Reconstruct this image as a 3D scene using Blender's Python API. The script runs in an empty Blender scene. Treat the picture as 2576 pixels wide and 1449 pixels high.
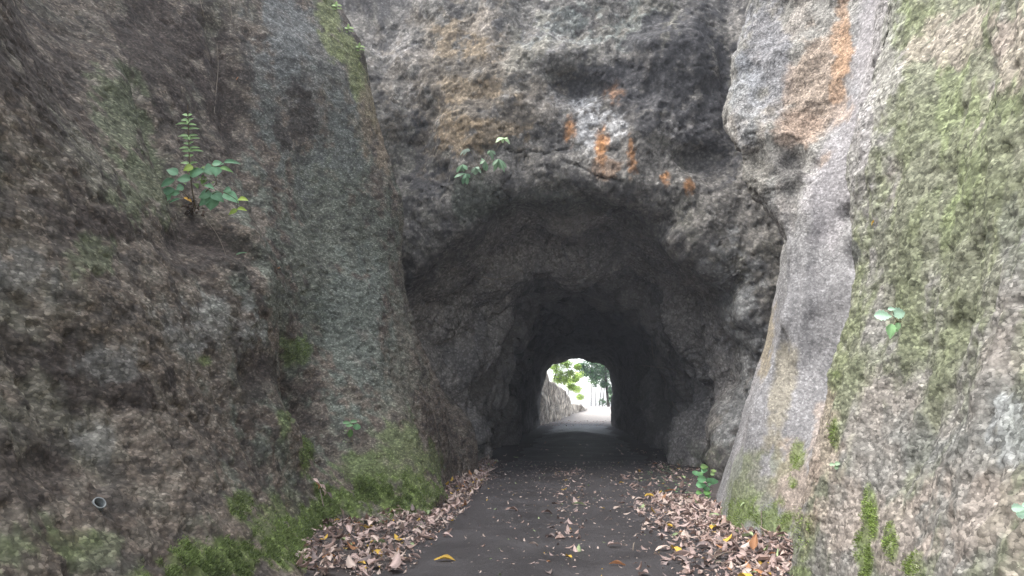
import bpy, math, random
import numpy as np
from mathutils import Vector, Matrix
R = math.radians
random.seed(11); rng = np.random.default_rng(11)
S = bpy.context.scene
COL = S.collection

# ---------------------------------------------------------------- camera
F = 1910.0                                  # focal length in pixels of a 2576 px wide picture
PITCH = math.atan(295.5/F); YAW = math.atan(172*math.cos(PITCH)/F)
CAM = np.array([0.0, 0.0, 1.5])
cd = bpy.data.cameras.new('camera'); cam = bpy.data.objects.new('camera', cd); COL.objects.link(cam)
cd.sensor_width = 36; cd.lens = F/2576*36; cd.clip_start = .05; cd.clip_end = 2000
cam.location = CAM; cam.rotation_euler = (R(90)+PITCH, 0, YAW)
S.camera = cam

# ---------------------------------------------------------------- light
SUN_EL, SUN_AZ = 58, -108                    # azimuth from +Y towards +X: the light comes from the upper left
W = bpy.data.worlds.new('World'); S.world = W; W.use_nodes = True
nt = W.node_tree; bg = nt.nodes['Background']
sky = nt.nodes.new('ShaderNodeTexSky'); sky.sky_type = 'NISHITA'; sky.sun_disc = False
sky.sun_elevation = R(SUN_EL); sky.sun_rotation = R(SUN_AZ)
sky.air_density = 1.0; sky.dust_density = 1.5; sky.ozone_density = 1.0
hs = nt.nodes.new('ShaderNodeHueSaturation'); hs.inputs['Saturation'].default_value = .35   # thin white overcast
nt.links.new(sky.outputs[0], hs.inputs['Color']); nt.links.new(hs.outputs[0], bg.inputs[0]); bg.inputs[1].default_value = 0.15
sl = bpy.data.lights.new('sun', 'SUN'); sl.energy = 1.5; sl.angle = R(50); sl.color = (1, .97, .92)
sun = bpy.data.objects.new('sun', sl); COL.objects.link(sun)
d = Vector((math.sin(R(SUN_AZ))*math.cos(R(SUN_EL)), math.cos(R(SUN_AZ))*math.cos(R(SUN_EL)), math.sin(R(SUN_EL))))
sun.rotation_euler = d.to_track_quat('Z', 'Y').to_euler(); sun.location = (0, 0, 40)
S.view_settings.view_transform = 'Standard'; S.view_settings.look = 'None'
S.view_settings.gamma = 1; S.view_settings.use_curve_mapping = False
S.view_settings.exposure = 2.1
S.cycles.max_bounces = 10; S.cycles.diffuse_bounces = 8
S.cycles.use_adaptive_sampling = False; S.cycles.use_denoising = True; S.cycles.denoising_prefilter = 'NONE'

# ---------------------------------------------------------------- projection helpers
cp, sp, ca, sa = math.cos(PITCH), math.sin(PITCH), math.cos(YAW), math.sin(YAW)
RGT = np.array([ca, sa, 0]); FWD = np.array([-sa*cp, ca*cp, sp]); UPV = np.cross(RGT, FWD)
def ray(u, v):
    return FWD + RGT*(u-1288)/F + UPV*(724.5-v)/F
def at_y(u, v, y):                          # point seen at (u, v) at distance y down the road
    r = ray(u, v); return CAM + r*(y/r[1])
def at_ground(u, v, z=0.0):
    r = ray(u, v); return CAM + r*((z-CAM[2])/r[2])
def project(P):
    q = P - CAM; dpt = q@FWD; dpt = np.where(dpt < .05, 1e-3, dpt)
    return 1288+F*(q@RGT)/dpt, 724.5-F*(q@UPV)/dpt, q@FWD

# ---------------------------------------------------------------- noise
_p = rng.permutation(256); _p = np.concatenate([_p, _p, _p])
_g = np.array([[1,1,0],[-1,1,0],[1,-1,0],[-1,-1,0],[1,0,1],[-1,0,1],[1,0,-1],[-1,0,-1],[0,1,1],[0,-1,1],[0,1,-1],[0,-1,-1],[1,1,0],[-1,1,0],[0,-1,1],[0,-1,-1]], np.float32)
def perlin(P):
    P = np.asarray(P, np.float32); I = np.floor(P).astype(np.int64); f = (P-I).astype(np.float32); I &= 255
    w = f*f*f*(f*(f*6-15)+10)
    out = 0
    for dx in (0, 1):
        wx = w[:,0] if dx else 1-w[:,0]; A = _p[I[:,0]+dx]
        for dy in (0, 1):
            wy = w[:,1] if dy else 1-w[:,1]; B = _p[A+I[:,1]+dy]
            for dz in (0, 1):
                wz = w[:,2] if dz else 1-w[:,2]
                g = _g[_p[B+I[:,2]+dz] & 15]
                out = out + wx*wy*wz*(g[:,0]*(f[:,0]-dx)+g[:,1]*(f[:,1]-dy)+g[:,2]*(f[:,2]-dz))
    return out
def fbm(P, freq, octs=4, gain=.5, off=0.0, ridged=False):
    out = 0; a = 1; Q = np.asarray(P)*freq+off
    for _ in range(octs):
        n = perlin(Q)
        out = out + a*((.35-np.abs(n))*1.6 if ridged else n)
        a *= gain; Q = Q*2.03+17.3
    return out
def sstep(a, b, x):
    t = np.clip((x-a)/(b-a), 0, 1); return t*t*(3-2*t)

# ---------------------------------------------------------------- object helpers
def tag(o, label=None, cat=None, group=None, kind=None):
    for k, v in (('label', label), ('category', cat), ('group', group), ('kind', kind)):
        if v: o[k] = v
    return o
def link(name, data, parent=None):
    o = bpy.data.objects.new(name, data); COL.objects.link(o)
    if parent: o.parent = parent
    return o
def mesh_np(name, V, faces, mat, smooth=True, tint=None, grain=None):
    me = bpy.data.meshes.new(name)
    V = np.asarray(V, np.float32); Fq = np.asarray(faces, np.int32); n = Fq.shape[1]
    me.vertices.add(len(V)); me.vertices.foreach_set('co', V.ravel())
    me.loops.add(Fq.size); me.loops.foreach_set('vertex_index', Fq.ravel())
    me.polygons.add(len(Fq)); me.polygons.foreach_set('loop_start', np.arange(0, Fq.size, n, dtype=np.int32))
    me.update(calc_edges=True)
    me.polygons.foreach_set('use_smooth', np.full(len(Fq), smooth, bool))
    if tint is not None:
        a = me.color_attributes.new('tint', 'FLOAT_COLOR', 'POINT')
        a.data.foreach_set('color', np.concatenate([np.asarray(tint, np.float32), (np.ones((len(V), 1)) if grain is None else grain[:, None]).astype(np.float32)], 1).ravel())
    me.materials.append(mat)
    return me
def grid_faces(m, n):
    i = np.arange(m*n).reshape(m, n)
    return np.stack([i[:-1,:-1], i[1:,:-1], i[1:,1:], i[:-1,1:]], -1).reshape(-1, 4)
def grid_normals(G):
    du = np.gradient(G, axis=0); dv = np.gradient(G, axis=1)
    n = np.cross(du, dv); n /= np.linalg.norm(n, axis=-1, keepdims=True)+1e-9
    return n
def tube(points, radii, sides=6, cap=True):
    P = [Vector(p) for p in points]; V = []; Fc = []
    for i, p in enumerate(P):
        t = (P[min(i+1, len(P)-1)]-P[max(i-1, 0)]).normalized()
        a = t.cross(Vector((.3, .2, 1))); a = a if a.length > .05 else t.cross(Vector((1, 0, 0))); a.normalize(); b = t.cross(a)
        for k in range(sides):
            q = 2*math.pi*k/sides; V.append(p+(a*math.cos(q)+b*math.sin(q))*radii[i])
    for i in range(len(P)-1):
        for k in range(sides):
            Fc.append((i*sides+k, i*sides+(k+1)%sides, (i+1)*sides+(k+1)%sides, (i+1)*sides+k))
    return [tuple(v) for v in V], Fc
def pymesh(name, V, Fc, mat, smooth=True):
    me = bpy.data.meshes.new(name); me.from_pydata([tuple(v) for v in V], [], Fc); me.materials.append(mat)
    for p in me.polygons: p.use_smooth = smooth
    return me
def smooth_path(pts, n=4):
    P = [Vector(p) for p in pts]; out = []
    for i in range(len(P)-1):
        p0, p1, p2, p3 = P[max(i-1, 0)], P[i], P[i+1], P[min(i+2, len(P)-1)]
        for k in range(n):
            t = k/n
            out.append(.5*((2*p1)+(p2-p0)*t+(2*p0-5*p1+4*p2-p3)*t*t+(3*p1-p0-3*p2+p3)*t**3))
    out.append(P[-1]); return out

# ---------------------------------------------------------------- materials
def mat_new(name):
    m = bpy.data.materials.new(name); m.use_nodes = True
    return m, m.node_tree, m.node_tree.nodes['Principled BSDF']
def nd(t, kind, **kw):
    n = t.nodes.new(kind)
    for k, v in kw.items(): setattr(n, k, v)
    return n
def mul(t, a, b, blend='MULTIPLY', fac=1.0):
    n = nd(t, 'ShaderNodeMix', data_type='RGBA', blend_type=blend); n.inputs[0].default_value = fac
    t.links.new(a, n.inputs[6]); t.links.new(b, n.inputs[7]); return n.outputs[2]
def ramp(t, src, stops):
    n = nd(t, 'ShaderNodeValToRGB'); e = n.color_ramp.elements
    while len(e) < len(stops): e.new(.5)
    for i, (p, c) in enumerate(stops):
        e[i].position = p; e[i].color = (c, c, c, 1) if not isinstance(c, tuple) else (*c, 1)
    t.links.new(src, n.inputs[0]); return n.outputs[0]
def rock_mat(name, scale=34, lo=.35, hi=1.75, bump=.5, stretch=(1, 1, 1), dist=.02, rough=.92, tone2=.8):
    m, t, b = mat_new(name)
    tc = nd(t, 'ShaderNodeTexCoord'); mp = nd(t, 'ShaderNodeMapping'); mp.inputs['Scale'].default_value = stretch
    t.links.new(tc.outputs['Object'], mp.inputs[0])
    def noise(s, det, ro, dst=0):
        n = nd(t, 'ShaderNodeTexNoise'); n.inputs['Scale'].default_value = s; n.inputs['Detail'].default_value = det
        n.inputs['Roughness'].default_value = ro; n.inputs['Distortion'].default_value = dst
        t.links.new(mp.outputs[0], n.inputs['Vector']); return n.outputs[0]
    at = nd(t, 'ShaderNodeVertexColor', layer_name='tint')
    def vor(s_):                             # packed grains: one random value per grain, and the distance to its middle
        n = nd(t, 'ShaderNodeTexVoronoi'); n.inputs['Scale'].default_value = s_; t.links.new(wv, n.inputs['Vector'])
        sx_ = nd(t, 'ShaderNodeSeparateColor'); t.links.new(n.outputs['Color'], sx_.inputs[0]); return sx_.outputs[0], n.outputs['Distance']
    wn = nd(t, 'ShaderNodeTexNoise'); wn.inputs['Scale'].default_value = scale*1.3; wn.inputs['Detail'].default_value = 2; t.links.new(mp.outputs[0], wn.inputs['Vector'])
    wa = nd(t, 'ShaderNodeMix', data_type='RGBA', blend_type='LINEAR_LIGHT'); wa.inputs[0].default_value = .55/scale
    t.links.new(mp.outputs[0], wa.inputs[6]); t.links.new(wn.outputs['Color'], wa.inputs[7]); wv = wa.outputs[2]
    g1, d1 = vor(scale); g2, d2 = vor(scale*2.3); f2 = noise(scale*.3, 4, .65)
    c = mul(t, ramp(t, g1, [(.0, lo), (.45, .85), (.7, 1.05), (.9, hi*.8), (1.0, hi)]), ramp(t, g2, [(0, .93), (.6, 1.0), (1, 1.08)]))
    c = mul(t, c, ramp(t, d1, [(.2, 1.1), (.75, .8)]))
    c = mul(t, c, ramp(t, f2, [(.3, tone2*.8), (.5, 1.0), (.7, 1.25)]))
    gm = nd(t, 'ShaderNodeMix', data_type='RGBA'); t.links.new(at.outputs['Alpha'], gm.inputs[0]); gm.inputs[6].default_value = (.95, .95, .95, 1); t.links.new(c, gm.inputs[7])
    c = mul(t, at.outputs[0], gm.outputs[2])
    t.links.new(c, b.inputs['Base Color'])
    b.inputs['Roughness'].default_value = rough; b.inputs['Specular IOR Level'].default_value = .25
    ad = nd(t, 'ShaderNodeMath', operation='MULTIPLY_ADD'); t.links.new(d1, ad.inputs[0]); ad.inputs[1].default_value = -.9
    a2 = nd(t, 'ShaderNodeMath', operation='MULTIPLY_ADD'); t.links.new(g1, a2.inputs[0]); a2.inputs[1].default_value = .5; t.links.new(f2, a2.inputs[2]); t.links.new(a2.outputs[0], ad.inputs[2])
    bp = nd(t, 'ShaderNodeBump'); bp.inputs['Strength'].default_value = bump; bp.inputs['Distance'].default_value = dist
    bs_ = nd(t, 'ShaderNodeMath', operation='MULTIPLY'); bs_.inputs[1].default_value = bump; t.links.new(at.outputs['Alpha'], bs_.inputs[0]); t.links.new(bs_.outputs[0], bp.inputs['Strength'])
    t.links.new(ad.outputs[0], bp.inputs['Height']); t.links.new(bp.outputs[0], b.inputs['Normal'])
    return m
def plain(name, col, rough=.8, spec=.3, var=.25, scale=30, trans=0.0):
    m, t, b = mat_new(name)
    tc = nd(t, 'ShaderNodeTexCoord'); n = nd(t, 'ShaderNodeTexNoise'); n.inputs['Scale'].default_value = scale; n.inputs['Detail'].default_value = 3
    t.links.new(tc.outputs['Object'], n.inputs['Vector'])
    oi = nd(t, 'ShaderNodeObjectInfo')
    rgb = nd(t, 'ShaderNodeRGB'); rgb.outputs[0].default_value = (*col, 1)
    c = mul(t, rgb.outputs[0], ramp(t, n.outputs[0], [(.3, 1-var), (.7, 1+var)]))
    c = mul(t, c, ramp(t, oi.outputs['Random'], [(0, 1-var), (1, 1+var)]))
    t.links.new(c, b.inputs['Base Color']); b.inputs['Roughness'].default_value = rough; b.inputs['Specular IOR Level'].default_value = spec
    if trans:
        tr = nd(t, 'ShaderNodeBsdfTranslucent'); t.links.new(c, tr.inputs[0])
        mx = nd(t, 'ShaderNodeMixShader'); mx.inputs[0].default_value = trans
        t.links.new(b.outputs[0], mx.inputs[1]); t.links.new(tr.outputs[0], mx.inputs[2])
        t.links.new(mx.outputs[0], t.nodes['Material Output'].inputs[0])
    return m
def tint_mat(name, rough=.75, trans=.15, var=.25, scale=60):
    m, t, b = mat_new(name)
    at = nd(t, 'ShaderNodeVertexColor', layer_name='tint'); oi = nd(t, 'ShaderNodeObjectInfo')
    tc = nd(t, 'ShaderNodeTexCoord'); n = nd(t, 'ShaderNodeTexNoise'); n.inputs['Scale'].default_value = scale; n.inputs['Detail'].default_value = 3
    t.links.new(tc.outputs['Object'], n.inputs['Vector'])
    c = mul(t, at.outputs[0], ramp(t, n.outputs[0], [(.3, 1-var), (.7, 1+var)]))
    c = mul(t, c, ramp(t, oi.outputs['Random'], [(0, .75), (1, 1.25)]))
    t.links.new(c, b.inputs['Base Color']); b.inputs['Roughness'].default_value = rough; b.inputs['Specular IOR Level'].default_value = .35
    tr = nd(t, 'ShaderNodeBsdfTranslucent'); t.links.new(c, tr.inputs[0])
    mx = nd(t, 'ShaderNodeMixShader'); mx.inputs[0].default_value = trans
    t.links.new(b.outputs[0], mx.inputs[1]); t.links.new(tr.outputs[0], mx.inputs[2])
    t.links.new(mx.outputs[0], t.nodes['Material Output'].inputs[0])
    return m
M_left = rock_mat('brown_tuff', 44, .60, 1.8, .26, (1, .55, 1.1), .010)
M_right = rock_mat('pale_tuff', 50, .44, 1.55, .24, (1, .52, .9), .008)
M_face = rock_mat('grey_tuff', 18, .58, 1.6, .26, (1, 1, 1), .015)
M_far = rock_mat('sandstone', 6, .5, 1.5, .6, (1, 1, .5), .05)
M_leaf = tint_mat('dry_leaf')
M_green = tint_mat('green_leaf', .45, .3, .12, 25)
M_moss = tint_mat('moss', .9, .25, .3, 40)
M_stem = plain('stem_bark', (.13, .10, .06), .8)
M_root = plain('pale_root', (.24, .20, .16), .85)
M_bark = plain('dark_bark', (.05, .04, .03), .9)
M_crown = tint_mat('tree_foliage', .6, .5, .2, 2)

# ---------------------------------------------------------------- surface fitting
def tps(pts, S2):                            # thin plate spline through (a, b) -> value
    A = np.array([p[:2] for p in pts], float)/S2; v = np.array([p[2] for p in pts], float); n = len(A)
    def phi(D2): return .5*D2*np.log(D2+1e-9)
    K = phi(((A[:,None]-A[None])**2).sum(-1))+np.eye(n)*.004
    Pm = np.concatenate([np.ones((n, 1)), A], 1)
    L = np.block([[K, Pm], [Pm.T, np.zeros((3, 3))]])
    w = np.linalg.solve(L, np.concatenate([v, np.zeros(3)]))
    def ev(a, b):
        Q = np.stack([a.ravel(), b.ravel()], -1)/S2; out = np.empty(len(Q))
        for s in range(0, len(Q), 40000):
            q = Q[s:s+40000]; D2 = ((q[:,None]-A[None])**2).sum(-1)
            out[s:s+40000] = phi(D2)@w[:n]+w[n]+q@w[n+1:]
        return out.reshape(a.shape)
    return ev

class Surf:
    """a grid of rock: base points G, unit normals N pointing into the cut"""
    def __init__(s, G, flip=False):
        s.G = G; s.shape = G.shape[:2]; s.N = grid_normals(G)*(-1 if flip else 1); s.flip = flip
        s.tint = None; s.update()
    def grit(s, amp, tone):                  # single grains: relief and shade at the finest grid size
        s.displace(amp*rng.normal(0, 1, len(s.P))*np.clip(s.dep/6, .4, 3)); s.tone = np.exp(rng.normal(0, tone, len(s.P)))
    def update(s):
        s.P = s.G.reshape(-1, 3); s.Nf = s.N.reshape(-1, 3); s.u, s.v, s.dep = project(s.P)
        s.ok = (s.dep > .3) & ((s.Nf*(CAM-s.P)).sum(1) > 0)
    def displace(s, h):
        s.G = s.G+s.N*h.reshape(s.shape)[..., None]; s.N = grid_normals(s.G)*(-1 if s.flip else 1); s.update()
    def hit(s, u, v, tol=14):
        dd = (s.u-u)**2+(s.v-v)**2
        m = s.ok & (dd < tol*tol)
        if not m.any():
            m = s.ok; i = np.argmin(np.where(m, dd, 1e12)); return s.P[i], s.Nf[i]
        idx = np.nonzero(m)[0]; dmin = s.dep[idx].min(); idx = idx[s.dep[idx] < dmin*1.05+.05]
        i = idx[np.argmin(dd[idx])]; return s.P[i], s.Nf[i]
    def blob(s, u, v, ru, rv, ang=0, depth=7.0):
        """squared ellipse distance in the rock, round the point seen at (u, v)"""
        P0, n0 = s.hit(u, v); dp = (P0-CAM)@FWD; vd = (P0-CAM)/np.linalg.norm(P0-CAM)
        r = np.cross(vd, [0, 0, 1]); r /= np.linalg.norm(r); up = np.cross(r, vd)
        a = R(ang); ax = r*math.cos(a)-up*math.sin(a); ay = r*math.sin(a)+up*math.cos(a)
        q = s.P-P0; k = F/dp
        return ((q@ax)*k/ru)**2+((q@ay)*k/rv)**2+((q@vd)*k/(depth*max(ru, rv)))**2
    def line(s, pts, width, depth=6.0):
        """distance (in widths) to a polyline drawn on the rock"""
        H = [s.hit(u, v)[0] for u, v in pts]; out = np.full(len(s.P), 1e9)
        for a, b in zip(H[:-1], H[1:]):
            ab = b-a; t = np.clip(((s.P-a)@ab)/(ab@ab+1e-9), 0, 1)
            out = np.minimum(out, ((s.P-a-t[:,None]*ab)**2).sum(1))
        return np.sqrt(out)/width
    def paint(s, w, col):
        s.tint += (np.array(col)-s.tint)*np.clip(w, 0, 1)[:, None]
    def patch(s, n, u, v, ru, rv, col, k=1.0, ang=0, rag=.5, lo=.25, hi=.6):
        w = np.exp(-s.blob(u, v, ru, rv, ang)); s.paint(k*sstep(lo, hi, w+rag*n*np.clip(w*3, 0, 1)), col)

def axis(segs):                              # list of (from, to, step)
    out = []
    for a, b, st in segs: out += list(np.arange(a, b, st))
    return np.array(out+[segs[-1][1]])
def geo_axis(a, b, k):
    out = [a]
    while out[-1] < b: out.append(out[-1]+max(.012, out[-1]*k))
    return out

# ---------------------------------------------------------------- left cliff
LP = [(0,1449,3.3),(400,1449,4.6),(780,1449,6.6),(870,1335,9.0),(0,1200,3.7),(0,1000,4.0),(0,500,4.8),(0,0,5.6),
 (200,1250,4.5),(400,1200,5.4),(600,1280,6.6),(400,1000,5.8),(400,700,6.5),(600,1000,7.5),(600,750,7.9),(740,1080,8.9),(680,1200,7.8),(700,900,8.9),(690,700,9.0),(640,580,8.9),
 (500,500,8.4),(400,400,8.3),(330,180,8.4),(200,300,6.6),(150,0,8.0),
 (725,850,10.2),(745,1000,10.1),(700,620,10.3),(600,400,10.1),(560,100,10.5),(862,1250,9.8),(480,200,9.8),(800,1150,10.0),
 (1008,1318,9.5),(930,1260,9.65),(950,1200,9.9),(1020,1220,10.4),(1100,1215,12.4),(1200,1168,18),
 (850,1000,10.8),(950,1000,11.5),(1050,1000,12.8),(1120,1000,14.4),(1180,1080,17),(900,1120,10.4),(1000,1100,11.2),
 (850,700,11.5),(950,700,12.6),(1010,650,14),(1010,520,14.2),(780,800,10.9),(1035,800,14.2),
 (700,400,11.2),(850,400,12.3),(965,350,13.8),(700,100,11.5),(850,100,12.8),(915,130,13.6),(845,0,13.6),(700,0,12)]
pts = []
for u, v, y in LP:
    p = at_y(u, v, y); pts.append((p[1], p[2], p[0]))
for z, x in ((1.5,-3.0),(3,-4.1),(4.5,-4.7),(6,-5.1),(8,-5.4),(10,-5.8)): pts += [(15.6, z, x), (18, z, x-.3*(z > 2)), (22, z, x-.3)]
pts += [(18,.2,-2.7),(22,0,-2.8),(15,0,-2.5)]
for y in (-9,-5,-1,1.5): pts += [(y,0,-2.35),(y,1.5,-2.95),(y,4,-3.9),(y,8,-5.6),(y,12,-7.2)]
for y, x in ((4,-6.9),(8,-7.5),(11,-6.6),(13,-6.4),(16,-7.4),(22,-7.8)): pts.append((y,12,x))
fl = tps(pts, 4.0)
ys = np.concatenate([np.arange(-9, 2.4, .15), geo_axis(2.4, 9.0, .0034), np.arange(9.03, 10.6, .022), geo_axis(10.62, 17, .003), np.arange(17.1, 22, .12)])
zs = axis([(-.4, 5, .022), (5, 9.6, .034), (9.6, 12.01, .2)])
Y, Z = np.meshgrid(ys, zs, indexing='ij')
X = fl(Y, Z)
X = np.minimum(X, -2.05)
G = np.stack([X, Y, Z], -1)
tops = [G[:, -1:]+np.array([[-k, 0, h]]) for k, h in ((1.0, .5), (4, 1.2), (30, 2.0))]
G = np.concatenate([G]+tops, 1)
L = Surf(G, flip=False)
if (L.Nf[:, 0].mean() < 0): L.flip = True; L.N = -L.N; L.update()
# crevice between the two masses, hollows and bulges
h = np.zeros(len(L.P))
h -= .20*np.exp(-L.line([(545,60),(590,300),(640,470),(690,620),(715,760),(735,930),(760,1040)], .22)**2)
h -= .16*np.exp(-L.line([(330,200),(390,380),(520,560),(650,640)], .2)**2)
h -= .16*np.exp(-L.blob(745,1010,32,50)); h -= .10*np.exp(-L.blob(660,930,32,50)); h += .12*np.exp(-L.blob(705,1090,55,75))
h -= .05*np.exp(-L.blob(120,1180,110,60)); h -= .10*np.exp(-L.blob(560,320,70,150)); h -= .08*np.exp(-L.blob(250,60,170,90))
h += .10*np.exp(-L.blob(310,280,60,150,-25)); h += .10*np.exp(-L.blob(900,930,70,150)); h -= .10*np.exp(-L.blob(815,560,40,180,-12))
h -= .35*np.exp(-(L.blob(790,1141,9,9))**2); h -= .12*np.exp(-L.blob(490,590,80,45))
L.displace(h)
P = L.P
q = P*np.array([1, 1, .8])
h = .16*fbm(q, .45, 2, .45, 3.1)+.03*fbm(q, 1.7, 2, .5, 9.7)+.020*fbm(q*np.array([1, .6, 1]), 6.5, 3, .55, 1.3)+.03*fbm(P*np.array([1,.8,.35]), 1.5, 3, .5, 5.5, True)
h *= 1-.55*np.exp(-((P[:, 2])/.5)**2)
L.displace(h)
P = L.P
PA = P*np.array([1, .5, 1]); L.displace(.014*fbm(PA, 17, 3, .65, 4.4)-.022*sstep(.25, .5, fbm(PA, 7, 2, .5, 6.2)))
L.grit(.0008, .08)
nA = fbm(P, .8, 4, .6, 20.2); nB = fbm(P, 2.6, 4, .65, 31.0); nC = fbm(P*np.array([1, 1, .5]), 1.3, 4, .6, 47.0); nE = fbm(P*np.array([1, .5, 1]), 6, 3, .6, 55)
L.tint = np.tile(np.array([.160, .131, .106]), (len(P), 1))
L.paint(.8*sstep(.0, .45, nA), (.140, .135, .105)); L.paint(.7*sstep(.0, .4, nC), (.075, .058, .048)); L.paint(.6*sstep(.1, .45, nB), (.165, .15, .12)); L.paint(.6*sstep(.05, .35, nE), (.076, .062, .053)); L.paint(.45*sstep(.05, .35, -nE), (.20, .18, .15))
L.patch(nB, 850,620,170,420,(.128,.145,.118),.7,-8,rag=.8); L.patch(nB, 780,200,150,220,(.15,.155,.146),.6,-10,rag=.8); L.patch(nB, 720,80,60,120,(.17,.175,.17),.6); L.paint(.45*sstep(.1, .4, nE), (.066, .062, .056))
L.patch(nB, 1000,900,60,230,(.155,.150,.120),.6); L.patch(nB, 900,820,90,200,(.145,.165,.145),.5)
for a in ((60,150,170,150),(420,130,120,140),(560,230,60,160),(130,900,150,70),(330,980,140,60),(60,1190,110,70),(520,620,110,60),(250,560,130,60),(650,930,45,60),(760,300,50,90)):
    L.patch(nB, *a, (.058, .046, .040), .8, rag=.9)
for a in ((310,270,60,130),(370,470,80,90),(240,640,70,50),(40,1380,120,60),(250,1370,90,40)): L.patch(nB, *a, (.125, .140, .085), .7, -20, rag=.8)
for a in ((60,700,70,60),(250,1100,60,50),(560,810,110,70),(280,900,70,50)): L.patch(nB, *a, (.21, .205, .19), .55, rag=.9)
for a in ((830,60,26,90,-15),(890,170,22,90,-20),(920,220,16,110,-15)): L.patch(nB, a[0], a[1], a[2], a[3], (.17, .185, .085), .8, a[4], rag=.7)
for a in ((930,270,26,100,-12),(965,370,22,80,-8),(985,320,12,60)): L.patch(nB, a[0], a[1], a[2], a[3], (.22, .175, .125), .75, rag=.6)
L.patch(nB, 1010, 1170, 110, 110, (.115, .128, .07), .6, rag=.9); L.patch(nB, 760, 1330, 150, 90, (.115, .125, .072), .5, rag=.9)
MOSSL = [(760,1370,110,75,1),(600,1400,95,50,.9),(690,1310,60,60,.5),(605,1275,40,35,.7),(455,1400,70,45,.7),(960,1245,100,50,.9),(1060,1230,70,50,.7),(930,1180,90,50,.5),(770,1140,22,55,.8),(745,880,40,40,.6),(720,1060,28,40,.6),(1100,1150,50,50,.4),(515,910,18,14,.7),(140,1360,110,40,.35),(1010,1100,50,70,.35),(810,1300,45,70,.9),(835,1390,35,45,.8),(520,1440,120,25,.8)]
mossL = np.zeros(len(P))
for u, v, ru, rv, k in MOSSL:
    w = np.exp(-L.blob(u, v, ru, rv)); mossL = np.maximum(mossL, k*sstep(.25, .65, w+.7*nB*np.clip(w*3, 0, 1)))
L.paint(.9*mossL, (.12, .165, .045))
tag(link('cliff_left', mesh_np('cliff_left', L.P, grid_faces(*L.shape), M_left, tint=L.tint*L.tone[:, None])), 'dark brown leaning rock wall on the left of the road, mossy at its foot', None, None, 'structure')

# ---------------------------------------------------------------- right cliff
RP = [(2576,1449,3.4),(2576,1200,3.8),(2576,1000,4.2),(2576,500,4.8),(2576,0,5.2),(2300,1449,4.9),(2300,1200,5.5),(2300,1000,5.9),(2300,700,6.2),(2300,500,6.3),(2350,200,6.3),(2400,0,6.3),
 (2010,1425,7.1),(2030,1300,7.1),(2055,1200,7.1),(2110,1050,7.1),(2150,900,7.15),(2168,620,7.3),(2142,420,7.6),(2185,280,7.4),(2235,0,7.2),(2120,1430,6.1),
 (2006,1370,8.1),(1900,1340,8.95),(1830,1300,10.1),(1808,1240,12.8),(2050,1150,8.6),(1990,1200,8.9),(1900,1200,9.4),(1850,1150,10.4),
 (2000,1000,9.4),(1885,1000,9.9),(2095,960,9.2),(1945,800,9.7),(2075,800,9.5),(2140,750,9.2),(1955,620,9.9),(2075,600,9.7),(2150,560,9.3),
 (1875,480,10.5),(1950,440,10.1),(2050,440,9.8),(2125,430,9.4),(1842,310,11),(1950,300,10.4),(2100,290,9.9),(2160,250,9.4),(1850,150,11.3),(1895,0,11),(2000,0,10.6),(2170,0,9.6),(2000,160,10.3)]
pts = []
for u, v, y in RP:
    p = at_y(u, v, y); pts.append((p[1], p[2], p[0]))
pts += [(12.6,3.5,3.3),(12.6,5,3.3),(12.8,7,3.4),(12,1.6,2.75),(14,1.6,3.1),(17,1.6,3.9),(14.5,3.5,3.9),(15,6,4.4),(17,4,4.7),(17,8,5),(22,3,5),(22,8,5.2),(18,0,3.15),(22,0,3.3),(15,0,2.7)]
for y in (-9,-5,-1,1.5): pts += [(y,0,1.85),(y,1.5,2.35),(y,4,2.9),(y,8,4.1),(y,11,5.2)]
pts += [(10.7,1.6,2.62),(11.5,1.6,2.85),(10.5,2.6,2.85),(11.2,2.6,3.1),(10.5,3.6,2.95),(11.3,3.6,3.25),(11.2,4.5,2.75),(11.9,4.5,3.3),(11.8,5.6,2.7),(12.0,6.6,2.8),(12.2,7.6,3.1)]
for z_, x_ in ((1.3,2.65),(2.2,3.0),(3.2,3.2),(4.2,3.25),(5.3,3.35)): pts.append((8.1, z_, x_))
for y, x in ((4,4.5),(8,4.3),(11,3.7),(14,4.4),(18,5.2),(22,5.4)): pts.append((y,11,x))
fr = tps(pts, 4.0)
ys = np.concatenate([np.arange(-9, 2.8, .15), geo_axis(2.8, 6.9, .0034), np.arange(6.92, 8.4, .02), geo_axis(8.42, 14, .0028), np.arange(14.1, 22, .1)])
zs = axis([(-.4, 5.6, .021), (5.6, 8.4, .03), (8.4, 11.01, .2)])
Y, Z = np.meshgrid(ys, zs, indexing='ij'); X = np.maximum(fr(Y, Z), 1.6)
# the near mass ends in a sharp lip
G = np.stack([X, Y, Z], -1)
tops = [G[:, -1:]+np.array([[k, 0, hh]]) for k, hh in ((1.0, .5), (4, 1.2), (30, 2.0))]
G = np.concatenate([G]+tops, 1)
RS = Surf(G)
if RS.Nf[:, 0].mean() > 0: RS.flip = True; RS.N = -RS.N; RS.update()
h = np.zeros(len(RS.P))
edge = RS.line([(2222,60),(2185,280),(2142,420),(2168,620),(2150,900),(2110,1050),(2055,1200),(2030,1300),(2012,1420)], .30)
lipy = np.interp(RS.P[:, 2], [0, 1, 2, 3, 3.9, 4.3, 5.3, 8], [7.1, 7.1, 7.15, 7.3, 7.6, 7.4, 7.2, 7.2])
h += .05*np.exp(-edge**2)*(RS.P[:, 1] < lipy)
h -= .24*np.exp(-RS.blob(1985,385,40,22,30)); h -= .14*np.exp(-RS.blob(1900,400,30,22)); h -= .22*np.exp(-RS.blob(2140,540,26,22)); h -= .28*np.exp(-RS.blob(2152,640,22,32)); h -= .10*np.exp(-RS.blob(2025,415,20,16))
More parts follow.
